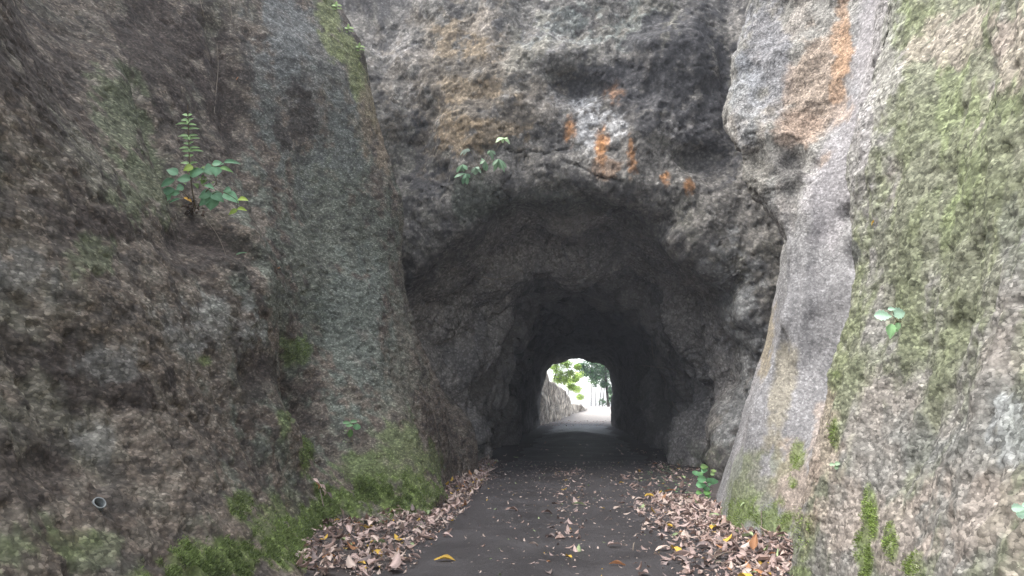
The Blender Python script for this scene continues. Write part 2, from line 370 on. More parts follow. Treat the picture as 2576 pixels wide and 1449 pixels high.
h -= .1*np.exp(-RS.blob(1895,210,30,60)); h += .14*np.exp(-RS.blob(1870,300,45,90)); h += .08*np.exp(-RS.blob(2020,520,30,60)); h += .10*np.exp(-RS.blob(1960,330,60,40))
h -= .10*np.exp(-RS.line([(1985,480),(1960,700),(1955,900),(1900,1060)], .10)**2)
h += .06*np.exp(-RS.line([(2060,440),(2030,600),(2020,760),(2000,900)], .12)**2)
RS.displace(h)
P = RS.P
low = np.exp(-((P[:, 2])/.5)**2); sm = np.maximum(sstep(7.6, 8.2, P[:, 1])*sstep(5.0, 2.8, P[:, 2]), sstep(7.9, 8.6, P[:, 1])*np.exp(-RS.line([(2195,10),(2165,150),(2130,300),(2095,430),(2070,600)], .30)**2))   # the smooth washed flank
q = P*np.array([1, 1, .6])
h = (.13*fbm(q, .55, 3, .5, 13.1)+.05*fbm(q, 1.9, 3, .5, 19.7)*(1-.5*sm)+.025*fbm(q*np.array([1, .6, 1]), 6, 3, .55, 11.3)*(1-.7*sm)+.035*fbm(P*np.array([1, 1, .3]), 1.7, 3, .5, 15.5, True))*(1-.5*low)
h += .09*(1-sm)*fbm(P, 2.2, 3, .5, 77)*sstep(8.8, 10, P[:, 1])*sstep(3, 4.2, P[:, 2])
RS.displace(h)
P = RS.P
RS.displace((.012*fbm(P*np.array([1, .5, .9]), 20, 3, .65, 14.4)-.016*sstep(.28, .5, fbm(P*np.array([1, .5, 1]), 7, 2, .5, 16.2)))*(1-.75*sm))
RS.grit(.0006, .07)
nA = fbm(P, .8, 4, .6, 120.2); nB = fbm(P, 2.6, 4, .65, 131.0); nC = fbm(P*np.array([1, 1, .3]), 1.6, 4, .6, 147.0); nD = fbm(P*np.array([1, 1, .25]), 5, 3, .6, 151.0)
RS.tint = np.tile(np.array([.235, .225, .205]), (len(P), 1))
RS.paint(.7*sstep(.0, .5, nA), (.285, .255, .225)); RS.paint(.6*sstep(.05, .45, nC), (.15, .15, .135))
near = sstep(lipy+.1, lipy-.1, P[:, 1])
RS.paint((.7*near*sstep(-.25, .3, nC+.2*(P[:, 2]-1.4))), (.185, .195, .125)); RS.paint(.3*near*sstep(.1, .5, nD)*sstep(1.2, 2.4, P[:, 2]), (.20, .235, .10)); RS.paint(.5*near*np.exp(-(edge/1.3)**2)*sstep(.8, 1.6, P[:, 2])*sstep(-.4, .1, nB), (.16, .19, .07))
for a in ((2300,650,150,190),(2250,300,70,170),(2480,350,120,220),(2230,850,80,130),(2330,900,120,110),(2290,60,60,90)): RS.patch(nB, *a, (.155, .172, .10), .45, 12, rag=1.0)
for a in ((2440,420,20,120),(2400,230,40,110),(2490,280,60,40),(2250,40,22,90),(2390,560,30,50)): RS.patch(nD, *a, (.20, .24, .115), .4, 18, rag=1.2)
for a in ((2390,110,100,70),(2560,130,50,110),(2250,1340,100,90),(2450,1290,160,130),(2110,1290,60,80)): RS.patch(nB, *a, (.34, .29, .25), .65, rag=.7)
for a in ((2510,1080,90,110),(2560,620,60,120),(2350,1140,110,50),(2290,1080,70,70),(2530,950,60,80),(2100,1240,22,26)): RS.patch(nB, *a, (.15, .155, .145), .4, rag=.9)
RS.patch(nB, 2540,1080,50,70,(.40,.42,.42),.5,rag=1.2)
far_ = 1-near
RS.paint(.7*far_*sm, (.265, .26, .272)); RS.paint(.5*far_*sm*sstep(-.05, .35, nC), (.185, .18, .182)); RS.patch(nB, 2190,120,55,260,(.36,.335,.335),.55,8); RS.patch(nB, 2100,430,60,200,(.33,.31,.315),.55,12); RS.patch(nB, 1920,130,60,150,(.20,.20,.215),.7); RS.patch(nB, 1880,260,45,120,(.215,.225,.24),.5)
RS.patch(nB, 2050,230,70,150,(.33,.25,.19),.65,10); RS.patch(nB, 2010,330,60,50,(.27,.20,.155),.7)
for a in ((2120,70,24,90,4),(2105,190,18,50,4),(2130,110,12,60,2)): RS.patch(nB, *a[:4], (.36, .235, .15), .65, a[4], rag=1.3)
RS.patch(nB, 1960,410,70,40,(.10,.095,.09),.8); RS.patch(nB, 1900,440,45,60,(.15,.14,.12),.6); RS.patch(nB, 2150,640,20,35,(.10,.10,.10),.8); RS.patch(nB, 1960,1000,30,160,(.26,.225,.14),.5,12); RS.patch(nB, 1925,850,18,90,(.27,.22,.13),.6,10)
RS.patch(nB, 1990,1220,60,110,(.33,.265,.21),.7); RS.patch(nB, 2070,1100,40,120,(.36,.29,.24),.6); RS.patch(nB, 1900,1230,60,90,(.17,.17,.12),.7,15)
MOSSR = [(1910,1300,95,50,1),(1860,1270,60,60,.5),(1850,1200,40,70,.35),(1995,1330,40,60,.45),(2008,1150,20,38,.95),(1995,1215,14,22,.8),(2100,1085,12,38,.85),(2190,1290,16,60,1),(2172,1400,22,60,1),(2240,1360,14,40,.9),(2300,1425,30,35,.7),(2005,1440,40,16,.8),(1950,1170,40,40,.35),(2100,940,10,8,.7),(2030,1440,30,12,.8)]
mossR = np.zeros(len(P))
for u, v, ru, rv, k in MOSSR:
    w = np.exp(-RS.blob(u, v, ru, rv)); mossR = np.maximum(mossR, k*sstep(.25, .6, w+.6*nB*np.clip(w*3, 0, 1)))
RS.paint(.8*mossR, (.155, .20, .07))
tag(link('cliff_right', mesh_np('cliff_right', RS.P, grid_faces(*RS.shape), M_right, tint=RS.tint*RS.tone[:, None], grain=1-.3*far_*sm)), 'pale rock wall on the right of the road with green algae', None, None, 'structure')

# ---------------------------------------------------------------- portal face and bore: one skin of rings
# ring stations: y at the rim, left x, right x, top z
ST = [(16.4,-4.9,4.0,6.1),(17.4,-5.0,3.75,5.9),(18.6,-4.6,3.6,5.6),(19.6,-4.1,3.5,5.65),(20.5,-3.7,3.25,5.6),(21.6,-3.3,3.25,5.45),(22.6,-3.25,3.2,5.3),(24,-3.1,3.15,5.25),(27,-3.2,3.05,5.05),(29,-3.0,3.0,5.3),(31,-2.95,2.85,5.05),(35,-3.1,2.75,5.2),(40,-2.9,2.7,5.0),(46,-3.05,2.75,5.1),(52,-2.95,2.5,4.95),(57,-3.0,2.42,4.98)]
ST = np.array(ST)
th = np.linspace(R(-14), R(194), 720)
def shoe(xl, xr, top, e):                    # horseshoe section: superellipse above the spring line, walls below
    c, s_ = np.cos(th), np.sin(th)
    hw = np.where(c > 0, xr, -xl)
    e2 = e
    k = (np.abs(c)**e2+np.abs(s_)**e2)**(-1/e2)
    x = c*k*hw; z = s_*k*top
    return x, z
rings = []
bore_y = np.concatenate([np.arange(16.4, 24, .045), np.arange(24, 34, .08), np.arange(34, 57.01, .2)])
for y in bore_y:
    xl, xr, tp = [np.interp(y, ST[:, 0], ST[:, k]) for k in (1, 2, 3)]
    e = np.interp(y, [16.4, 22, 30, 57], [2.35, 2.6, 3.2, 3.9])
    x, z = shoe(xl, xr, tp, e)
    x = np.where(x > 0, x*(1-np.interp(y, [16.4, 19, 24], [.26, .20, .06])*np.exp(-(z/1.3)**2)), x)   # the right jamb leans in at its foot
    rings.append(np.stack([x, np.full_like(x, y), z], -1))
rim = rings[0]
face = []
for k in np.concatenate([np.arange(.004, .9, .0052), np.arange(.9, 2.0, .05)]):
    sc = 1+k; x = rim[:, 0]*sc; z = rim[:, 2]*sc
    bend = 1-math.exp(-k/.06)                # rounded lip
    y = 16.4-.45*bend+.16*np.maximum(z-6.2, 0)*bend+.25*bend*np.maximum(np.abs(x)-4, 0)*0
    face.append(np.stack([x, np.broadcast_to(y, x.shape), z], -1))
back = [np.stack([face[-1][:, 0]*1.0, face[-1][:, 1]+dy, face[-1][:, 2]], -1) for dy in (10, 25, 45)]
exitr = [np.stack([rings[-1][:, 0]*s_, rings[-1][:, 1]+.3*0+dy, rings[-1][:, 2]*s_], -1) for s_, dy in ((1.03, .25), (1.2, .4), (1.8, 1.0), (3.6, 2.5))]
G = np.stack(back[::-1]+face[::-1]+rings+exitr, 0)
T = Surf(G)
ctr = np.array([0, 0, 2.0]); mid = T.P[len(T.P)//2]
i0 = (len(back)+len(face)+60)*len(th)+360
if T.Nf[i0][2] > 0: T.flip = True; T.N = -T.N; T.update()
h = np.zeros(len(T.P)); fz = sstep(19, 16.5, T.P[:, 1])
h -= .25*np.exp(-T.blob(1465,215,80,34)); h += .30*np.exp(-T.blob(1440,150,150,40)); h -= .35*np.exp(-T.blob(1740,385,95,30,18)); h -= .3*np.exp(-T.blob(1820,430,50,34,10)); h += .25*np.exp(-T.blob(1640,340,120,60))
h += .25*np.exp(-T.blob(1250,250,130,120)); h -= .25*np.exp(-T.blob(1040,330,60,120)); h += .3*np.exp(-T.blob(1700,150,90,110)); h -= .3*np.exp(-T.blob(1560,70,60,60)); h -= .2*np.exp(-T.blob(1830,100,30,160))
h -= .25*np.exp(-T.blob(1120,470,60,50)); h += .2*np.exp(-T.blob(1300,440,110,50)); h -= .3*np.exp(-T.blob(1290,545,120,25))
h += .22*np.exp(-T.blob(1260,700,60,40)); h += .25*np.exp(-T.blob(1740,620,70,50)); h -= .3*np.exp(-T.blob(1560,560,100,30)); h += .25*np.exp(-T.blob(1420,640,130,60))
h -= .3*np.exp(-T.blob(1850,690,40,60)); h += .3*np.exp(-T.blob(1870,800,40,60)); h += .3*np.exp(-T.blob(1810,1000,40,90)); h -= .25*np.exp(-T.blob(1775,980,14,110))
T.displace(h*.9)
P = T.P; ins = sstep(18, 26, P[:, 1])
h = .40*fbm(P, .38, 3, .5, 63.1)+.12*fbm(P*np.array([1, .7, 1]), 1.3, 3, .5, 69.7)*(1-.2*ins)+.02*fbm(P, 4.5, 3, .55, 61.3)+.10*fbm(P*np.array([1, .8, .55]), .9, 3, .5, 65.5, True)
# steps where the bore changes section
for y0, a in ((20.4, .40), (23.8, .24), (27.2, .40), (33, .3), (41, .2)):
    wob = 1.9*fbm(P*np.array([1, .2, 1]), .45, 1, .5, y0)
    h -= a*np.exp(-((P[:, 1]-y0+1.1+wob)/.9)**2)-a*.8*np.exp(-((P[:, 1]-y0-.5+wob)/.6)**2)
h *= 1-.5*np.exp(-(np.maximum(P[:, 2], 0)/.5)**2)*ins
T.displace(h)
P = T.P
h = .014*fbm(P, 13, 3, .6, 64.4)*(1-.6*ins)-.04*sstep(.22, .5, fbm(P, 5, 2, .5, 66.2))*(1-ins)
pl = fbm(P*np.array([.0, .75, .16]), 1.0, 3, .5, 71.5, True); h += .42*pl*sstep(17.5, 20, P[:, 1])*sstep(-1, -2.4, P[:, 0])*sstep(40, 30, P[:, 1])
h += .20*fbm(P*np.array([.5, .7, .35]), .7, 2, .45, 73.5, True)*sstep(16, 19, P[:, 1])*sstep(34, 26, P[:, 1])
tn = fbm(P*np.array([.6, .38, .6]), 1.0, 2, .4, 81.5)*5; fl_ = np.floor(tn); h += .5*((fl_+sstep(.3, .7, tn-fl_))/5)*sstep(17, 18.5, P[:, 1])*sstep(50, 36, P[:, 1])
# cracks
CR = [[(1270,374),(1285,380),(1325,383),(1345,378),(1372,388),(1390,378),(1425,376)],[(1325,383),(1318,402)],
      [(1430,408),(1450,414),(1480,432),(1510,447),(1560,455)],[(1292,440),(1270,468),(1252,480)],[(1262,478),(1283,496),(1280,512)],[(1252,480),(1240,495),(1262,512)]]
ck = np.zeros(len(P))
def jit(c):
    out = []
    for (a, b), (c2, d2) in zip(c[:-1], c[1:]):
        for t in np.arange(0, 1, .34): out.append((a+(c2-a)*t+random.uniform(-2, 2), b+(d2-b)*t+random.uniform(-2, 2)))
    return out+[c[-1]]
for c in CR: ck = np.maximum(ck, np.exp(-T.line(jit(c), .017)**2))
h -= .10*ck
T.displace(h); T.grit(.0006*(1-.8*ins), .06)
P = T.P
nA = fbm(P, .7, 4, .6, 220.2); nB = fbm(P, 2.2, 4, .65, 231.0); nC = fbm(P*np.array([1, 1, .5]), 1.2, 4, .6, 247.0)
T.tint = np.tile(np.array([.155, .150, .143]), (len(P), 1))
T.paint(.8*sstep(.0, .45, nA), (.125, .123, .108)); T.paint(.8*sstep(.0, .35, nC), (.068, .066, .068)); T.paint(.6*sstep(.1, .45, nB), (.22, .21, .20)); nE = fbm(P, 6, 3, .6, 255); T.paint(.5*sstep(.1, .4, nE), (.07, .068, .07)); T.paint(.35*sstep(.1, .4, -nE), (.22, .21, .20))
for a in ((1200,110,110,70),(1160,230,110,60),(1250,330,90,40),(1130,330,70,70)): T.patch(nB, *a, (.25, .185, .115), .6, rag=1.1)
for a in ((1010,130,70,70),(1050,210,50,70),(1340,110,110,80),(1400,270,60,50),(1700,300,50,60),(1230,60,60,40)): T.patch(nB, *a, (.24, .235, .24), .6, rag=1.1)
for a in ((1330,120,60,60),(1440,60,90,40),(1590,60,60,60)): T.patch(nB, *a, (.165, .19, .185), .5, rag=1.1)
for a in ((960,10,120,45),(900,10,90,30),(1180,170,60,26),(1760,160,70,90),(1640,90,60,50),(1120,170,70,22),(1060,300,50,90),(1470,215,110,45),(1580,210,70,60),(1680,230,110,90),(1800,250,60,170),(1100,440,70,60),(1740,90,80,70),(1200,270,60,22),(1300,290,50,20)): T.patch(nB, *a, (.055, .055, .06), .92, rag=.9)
T.tint *= np.array([.95, .92, .87])
T.patch(nB, 1840, 880, 80, 230, (.20, .205, .205), .6, rag=.8)
T.patch(nB, 1190, 200, 210, 210, (.175, .145, .105), .4, rag=.9)
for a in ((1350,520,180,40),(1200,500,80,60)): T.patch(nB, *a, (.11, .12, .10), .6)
for a in ((1474,335,30,60),(1475,310,30,35),(1490,300,45,18),(1540,320,30,40),(1470,265,35,20)): T.patch(nE, *a, (.36, .355, .35), .75, rag=.9, lo=.15, hi=.8)
T.patch(nB, 1480,400,50,40,(.33,.31,.28),.6)
for a in ((1434,322,15,34),(1515,352,16,32),(1514,390,14,40),(1590,380,10,40),(1588,412,17,28),(1672,452,11,18),(1735,468,13,22),(1545,235,22,25)): T.patch(nE, *a, (.36, .175, .07), .75 if a[1] > 300 else .3, rag=.7, lo=.12, hi=.85)
T.patch(nB, 1520,425,40,25,(.20,.12,.07),.6)
T.paint(.9*sstep(16.6, 18.5, P[:, 1]), (.36, .335, .31)); T.paint(.6*ins*sstep(.0, .4, nB), (.44, .41, .385)); T.paint(.5*sstep(17, 19, P[:, 1])*sstep(.0, .35, nC), (.16, .155, .155)); T.paint(.8*sstep(25, 33, P[:, 1]), (.22, .205, .20)); T.paint(.5*ins*sstep(.0, .4, nC), (.13, .125, .12))  # daylight fading inward put into the bore colour: lighter near the mouth, darker deep
T.patch(nB, 1640,950,60,120,(.15,.14,.125),.6)
lowm = sstep(.9, .1, P[:, 2])*sstep(24, 18, P[:, 1])
T.paint(.7*lowm*sstep(-.1, .3, nB), (.085, .105, .05))
T.paint(ck*.35, (.05, .05, .05))
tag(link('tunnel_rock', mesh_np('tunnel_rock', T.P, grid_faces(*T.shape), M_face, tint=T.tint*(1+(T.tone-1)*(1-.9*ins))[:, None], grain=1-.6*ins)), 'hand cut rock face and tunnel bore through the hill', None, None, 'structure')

# ---------------------------------------------------------------- ground and road
xs = np.concatenate([[-120, -60, -20, -8, -5], np.arange(-4, 4.6, .06), [6, 9, 20, 60, 120]])
ys = np.concatenate([[-60, -20, -9, -4, 0, 2], np.arange(3, 24, .07), np.arange(24, 62, .25), np.arange(62, 100, 1.0), [105, 120, 160, 240]])
def ground_z(x, y):
    P = np.stack([x, y, np.zeros_like(x)], -1).reshape(-1, 3)
    z = (.03*fbm(P, .4, 2, .5, 301)).reshape(np.shape(x))
    inside = ((y > 2) & (y < 62) & (np.abs(x) < 5))*1.0
    z = z*inside
    z = z+.26*np.exp(-(((x+.2)/1.3)**2+((y-36)/4.5)**2))*(1+.3*perlin(P*1.1).reshape(np.shape(x)))
    z = z+np.interp(y, [58, 64, 78, 95, 900], [0, .30, 1.25, 1.42, 1.42])
    z = z+.16*np.exp(-((x+2.9)/.55)**2)*sstep(18, 12, y)*inside+.14*np.exp(-((x-2.3)/.5)**2)*sstep(13, 9, y)*inside
    return z
X, Y = np.meshgrid(xs, ys, indexing='ij')
gz = ground_z(X, Y)
m, t, b = mat_new('soil')
tc = nd(t, 'ShaderNodeTexCoord'); n1 = nd(t, 'ShaderNodeTexNoise'); n1.inputs['Scale'].default_value = 9; n1.inputs['Detail'].default_value = 6
t.links.new(tc.outputs['Object'], n1.inputs['Vector'])
sepx = nd(t, 'ShaderNodeSeparateXYZ'); t.links.new(tc.outputs['Object'], sepx.inputs[0])
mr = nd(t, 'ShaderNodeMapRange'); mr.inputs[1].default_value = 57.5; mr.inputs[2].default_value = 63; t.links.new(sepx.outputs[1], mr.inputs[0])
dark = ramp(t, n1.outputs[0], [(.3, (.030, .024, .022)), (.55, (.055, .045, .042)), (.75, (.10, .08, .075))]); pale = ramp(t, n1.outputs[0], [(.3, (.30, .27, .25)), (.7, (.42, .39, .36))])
mx = nd(t, 'ShaderNodeMix', data_type='RGBA'); t.links.new(mr.outputs[0], mx.inputs[0]); t.links.new(dark, mx.inputs[6]); t.links.new(pale, mx.inputs[7])  # soil turns pale past the far mouth: outdoor daylight put into the colour
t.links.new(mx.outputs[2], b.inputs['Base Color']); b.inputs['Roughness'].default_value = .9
bp = nd(t, 'ShaderNodeBump'); bp.inputs['Strength'].default_value = .6; bp.inputs['Distance'].default_value = .03; t.links.new(n1.outputs[0], bp.inputs['Height']); t.links.new(bp.outputs[0], b.inputs['Normal'])
M_soil = m
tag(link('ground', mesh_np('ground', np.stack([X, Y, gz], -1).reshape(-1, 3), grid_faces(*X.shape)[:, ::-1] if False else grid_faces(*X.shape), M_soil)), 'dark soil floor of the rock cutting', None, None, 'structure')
m, t, b = mat_new('asphalt')
tc = nd(t, 'ShaderNodeTexCoord')
def nz(s, det=3, ro=.6):
    n = nd(t, 'ShaderNodeTexNoise'); n.inputs['Scale'].default_value = s; n.inputs['Detail'].default_value = det; n.inputs['Roughness'].default_value = ro
    t.links.new(tc.outputs['Object'], n.inputs['Vector']); return n.outputs[0]
big, fine, grit = nz(1.1, 5), nz(70, 3, .7), nz(260, 2)
c = ramp(t, big, [(.3, (.029, .026, .027)), (.5, (.040, .036, .037)), (.7, (.058, .053, .055))])
c = mul(t, c, ramp(t, nz(5, 5, .65), [(.3, .88), (.5, 1.0), (.7, 1.14)])); c = mul(t, c, ramp(t, fine, [(.3, .6), (.5, 1.0), (.6, 1.3), (.72, 2.6)])); c = mul(t, c, ramp(t, grit, [(.3, .7), (.7, 1.4)]))
t.links.new(c, b.inputs['Base Color'])
t.links.new(ramp(t, big, [(.35, .50), (.65, .66)]), b.inputs['Roughness']); b.inputs['Specular IOR Level'].default_value = .4
bp = nd(t, 'ShaderNodeBump'); bp.inputs['Strength'].default_value = .9; bp.inputs['Distance'].default_value = .010; t.links.new(fine, bp.inputs['Height']); t.links.new(bp.outputs[0], b.inputs['Normal'])
M_road = m
yr = np.concatenate([[-9, -4, 0], np.arange(3, 24, .08), np.arange(24, 60, .25)]); tt = np.linspace(0, 1, 60)
TT, YR = np.meshgrid(tt, yr, indexing='ij')
el = -1.85+.12*np.sin(yr*.9)+.08*np.sin(yr*2.7+1); er = 1.75+.12*np.sin(yr*.8+2)+.07*np.sin(yr*3.1)
XR = el[None]+(er-el)[None]*TT
tag(link('road', mesh_np('road', np.stack([XR, YR, ground_z(XR, YR)+.018], -1).reshape(-1, 3), grid_faces(*XR.shape), M_road)), 'worn dark asphalt lane running into the tunnel', None, None, 'structure')

# ---------------------------------------------------------------- thin haze, added to lift the dark parts
m = bpy.data.materials.new('added_haze'); m.use_nodes = True; t = m.node_tree; t.nodes.clear()
out_ = nd(t, 'ShaderNodeOutputMaterial'); pv = nd(t, 'ShaderNodeVolumePrincipled'); pv.inputs['Color'].default_value = (.86, .90, 1.0, 1); pv.inputs['Density'].default_value = .0019
t.links.new(pv.outputs[0], out_.inputs['Volume'])
x0, x1, y0, y1, z0, z1 = -122, 122, -62, 242, -1.6, 15.5
V = [(x, y, z) for x in (x0, x1) for y in (y0, y1) for z in (z0, z1)]
tag(link('haze', pymesh('haze', V, [(0,1,3,2),(4,6,7,5),(0,4,5,1),(2,3,7,6),(0,2,6,4),(1,5,7,3)], m, False)), 'thin haze added to lift the dark parts of the cutting', None, None, 'stuff')

# ---------------------------------------------------------------- leaves
def leaf_shape(wfun, nl=6, fold=.35, bend=.5, curl=.0, wav=.0, teeth=0, rnd=random):
    """unit leaf along +X, width given by wfun(t); list of verts and quads (three across each half)"""
    V = []; ph = rnd.random()*6
    for i in range(nl+1):
        t_ = i/nl; ang = bend*(t_-.3); x = t_ if abs(bend) < .01 else math.sin(bend*t_)/bend; z0 = -(1-math.cos(bend*t_))/max(bend, .01) if bend > .01 else 0
        w = wfun(t_)
        for k in (-1, -.55, 0, .55, 1):
            ww = w*(1+(teeth*(1 if i % 2 else -1) if abs(k) == 1 else 0))
            y = k*ww*math.cos(fold+curl*abs(k)); z = z0+abs(k)*ww*math.sin(fold+curl*abs(k))+wav*math.sin(ph+t_*9+k*2)*abs(k)
            V.append((x, y, z))
    Fc = [(i*5+k, (i+1)*5+k, (i+1)*5+k+1, i*5+k+1) for i in range(nl) for k in range(4)]
    return np.array(V), Fc
ovate = lambda a: (lambda t: a*max(.02, math.sin(math.pi*t**.75))**.9*(1-.25*t))
oblong = lambda a: (lambda t: a*max(.03, math.sin(math.pi*t))**.7)
roundl = lambda a: (lambda t: a*math.sqrt(max(.02, 1-(2*t-1)**2)))
obov = lambda a: (lambda t: a*max(.02, math.sin(math.pi*t**1.35))**.8)

DRY = [leaf_shape(obov(.24), 6, .20, .6, .4, .03), leaf_shape(oblong(.26), 6, -.2, .8, .7, .03), leaf_shape(ovate(.28), 6, .40, .4, .2, .05),
       leaf_shape(obov(.28), 6, .1, 1.2, .6, .06), leaf_shape(oblong(.17), 6, .8, .7, .3, .02), leaf_shape(ovate(.33), 5, .15, .6, .5, .05), leaf_shape(roundl(.36), 5, .25, .8, .4, .05)]
TONES = {'pinkish tan': (.48, .36, .325), 'brown': (.34, .24, .205), 'dark brown': (.15, .10, .085), 'pale tan': (.54, .43, .37), 'yellow': (.62, .40, .07), 'orange brown': (.44, .22, .11), 'pale green': (.34, .42, .22), 'greyish brown': (.22, .175, .165)}
_cache = {}
def dry_mesh(k, tone):
    if (k, tone) not in _cache:
        V, Fc = DRY[k]; c = np.tile(np.array(TONES[tone]), (len(V), 1))
        mid = (np.arange(len(V)) % 5 == 2); c[mid] *= 1.25
        _cache[k, tone] = mesh_np('fallen_leaf', V, Fc, M_leaf, tint=c)
    return _cache[k, tone]
def leaf_matrix(p, yaw, tilt, roll, s):
    return Matrix.Translation(Vector(p)) @ Matrix.Rotation(yaw, 4, 'Z') @ Matrix.Rotation(tilt, 4, 'Y') @ Matrix.Rotation(roll, 4, 'X') @ Matrix.Scale(s, 4)

def gz1(x, y): return float(ground_z(np.array([[x]]), np.array([[y]]))[0, 0])
HERO = [ # u, v, length px, yaw deg on the ground, tilt, tone, shape, label
 (1092,1413,56,12,-12,'yellow',0,'large yellow orange leaf lying alone on the dark asphalt near the left drift'),
 (1895,1420,95,10,-14,'brown',1,'largest brown veined leaf on the right drift beside the mossy rock foot'),
 (1897,1402,52,62,-58,'orange brown',2,'tan leaf standing upright against the mossy foot of the right rock'),
 (1940,1388,46,75,-50,'dark brown',3,'dark brown curled leaf standing upright near the right rock foot'),
 (1750,1380,58,-8,-8,'greyish brown',5,'flat greyish leaf with a pale fold on the right drift'),
 (1672,1240,32,-40,-25,'orange brown',2,'reddish folded leaf like a small tent on the road beside green seedlings'),
 (1718,1268,48,5,-10,'pale tan',1,'long pale leaf lying just below the green plant at the right rock'),
 (1622,1250,28,-12,-12,'yellow',6,'yellow and orange leaf at the far edge of the right drift'),
 (1674,1328,26,-8,-8,'yellow',5,'bright yellow leaf in the middle of the right drift'),
 (1532,1424,52,14,-8,'orange brown',4,'long reddish brown leaf on the asphalt left of the right drift'),
 (928,1432,66,66,-14,'pinkish tan',2,'tall pinkish leaf with a clear midrib at the near end of the left drift'),
 (968,1440,58,-15,-14,'pinkish tan',5,'broad pinkish leaf lying at the bottom edge beside the asphalt'),
 (902,1425,24,-35,-14,'yellow',0,'yellow oblong leaf between two large pinkish leaves in the left drift'),
 (1052,1356,52,4,-10,'brown',1,'long brown leaf lying along the asphalt edge of the left drift'),
 (1040,1322,40,-40,-15,'greyish brown',3,'drooping grey brown leaf on top of the left drift'),
 (1075,1315,42,-6,-10,'pinkish tan',4,'pale pink narrow leaf on the road side of the left drift'),
 (1038,1302,22,70,-25,'yellow',0,'small yellow leaf upright at the mossy rock end of the left drift'),
 (1272,1288,40,8,-20,'brown',3,'curled brown leaf lying on the middle of the asphalt'),
 (1362,1294,34,10,-20,'dark brown',3,'dark curled leaf on the asphalt beside the pale leaves'),
 (1440,1272,34,8,-18,'pale green',1,'faded greenish curled leaf on the middle of the asphalt'),
 (1412,1292,16,20,-15,'pale tan',6,'small cream leaf on the asphalt between two curled leaves'),
 (1514,1282,10,30,-10,'yellow',6,'tiny bright yellow leaf alone on the asphalt'),
 (1528,1376,40,16,-14,'pinkish tan',2,'pink folded leaf on the asphalt near the right drift'),
 (1330,1372,28,-4,-8,'pale tan',4,'narrow cream leaf flat on the asphalt in the foreground'),
 (1020,1372,30,-30,-10,'pale green',0,'pale green leaf lying among brown ones in the left drift'),
 (1690,1400,75,8,-8,'pinkish tan',4,'long narrow pink leaf in the near part of the right drift'),
 (1830,1420,80,26,-10,'pinkish tan',1,'long pink leaf pointing at the rock in the right drift'),
]
for u, v, ln, yw, tl, tone, k, lab in HERO:
    p = at_ground(u, v, .02); dpt = (p-CAM)@FWD; s_ = ln*dpt/F
    o = link('fallen_leaf', dry_mesh(k, tone))
    o.matrix_world = leaf_matrix((p[0], p[1], gz1(p[0], p[1])+.035+.02*(abs(tl) > 30)), R(yw)*1.0+YAW, R(tl), R(random.uniform(-14, 14)), s_)
    tag(o, lab, 'leaf', 'large fallen leaves')

def inpoly(x, y, poly):
    ins_ = np.zeros(len(x), bool); j = len(poly)-1
    for i in range(len(poly)):
        xi, yi = poly[i]; xj, yj = poly[j]
        c = ((yi > y) != (yj > y)) & (x < (xj-xi)*(y-yi)/(yj-yi+1e-9)+xi); ins_ ^= c; j = i
    return ins_
def gpoly(px): return [tuple(at_ground(u, v)[:2]) for u, v in px]
ZL = gpoly([(700,1470),(840,1340),(1000,1290),(1090,1225),(1225,1155),(1250,1165),(1205,1235),(1160,1300),(1120,1350),(1060,1400),(1020,1470)])
ZR = gpoly([(1590,1470),(1610,1400),(1595,1330),(1590,1280),(1640,1240),(1740,1250),(1830,1290),(1900,1350),(2060,1380),(2060,1470)])
ZR2 = gpoly([(1560,1300),(1560,1200),(1640,1165),(1760,1170),(1790,1260),(1650,1290)])
ZC = gpoly([(1330,1470),(1400,1300),(1400,1180),(1470,1180),(1480,1300),(1450,1470)])
ZF = gpoly([(1120,1470),(1240,1160),(1700,1160),(1640,1470)])
spots = []
def scatter(poly, n, smin, smax, tones, zone, pile, shapes=(0,1,2,3,4,5,6), bias=2.0, fall=None):
    a = np.array(poly); x0, y0 = a.min(0); x1, y1 = a.max(0); got = 0
    while got < n:
        x = rng.uniform(x0, x1, 4000); y = rng.uniform(y0, y1, 4000); ok = inpoly(x, y, poly)
        if fall: ok &= rng.random(4000) < np.clip((fall[0]*(x-fall[1]))/fall[2], .06, 1)**1.3
        for xx, yy in zip(x[ok], y[ok]):
            if got >= n: break
            spots.append((xx, yy, smin+(smax-smin)*rng.random()**bias, rng.choice(list(tones.keys()), p=np.array(list(tones.values()))/sum(tones.values())), zone, pile, int(rng.choice(shapes)))); got += 1
DRIFT = {'pinkish tan': 8, 'brown': 6, 'dark brown': 2, 'pale tan': 5.5, 'yellow': .4, 'orange brown': .45, 'pale green': .3, 'greyish brown': 3}
scatter(ZL, 5200, .026, .17, {**DRIFT, 'yellow': .8, 'orange brown': .7, 'pale tan': 7}, 'L', .07, bias=4.2, fall=(-1, -1.15, .8)); scatter(ZR, 4600, .024, .18, DRIFT, 'R', .035, bias=4.2, fall=(1, .55, 1.2)); scatter(ZR2, 330, .03, .17, DRIFT, 'R', .02, bias=2.5)
scatter(ZC, 420, .022, .14, DRIFT, 'C', .0, bias=2.5); scatter(ZF, 2300, .014, .075, {'pale tan': 9, 'pinkish tan': 3, 'pale green': 1, 'brown': 2, 'yellow': .4}, 'C', .0, bias=2)
ZX = [(-3,17),(3,17),(3,30),(-3,30)]
scatter(ZX, 130, .04, .16, DRIFT, 'T', .0); scatter([(-3.2,56),(2.4,56),(2.4,64),(-3.2,64)], 160, .06, .22, DRIFT, 'E', .03)
sx = np.array([s_[0] for s_ in spots]); sy = np.array([s_[1] for s_ in spots])
sz = ground_z(sx[None], sy[None])[0]
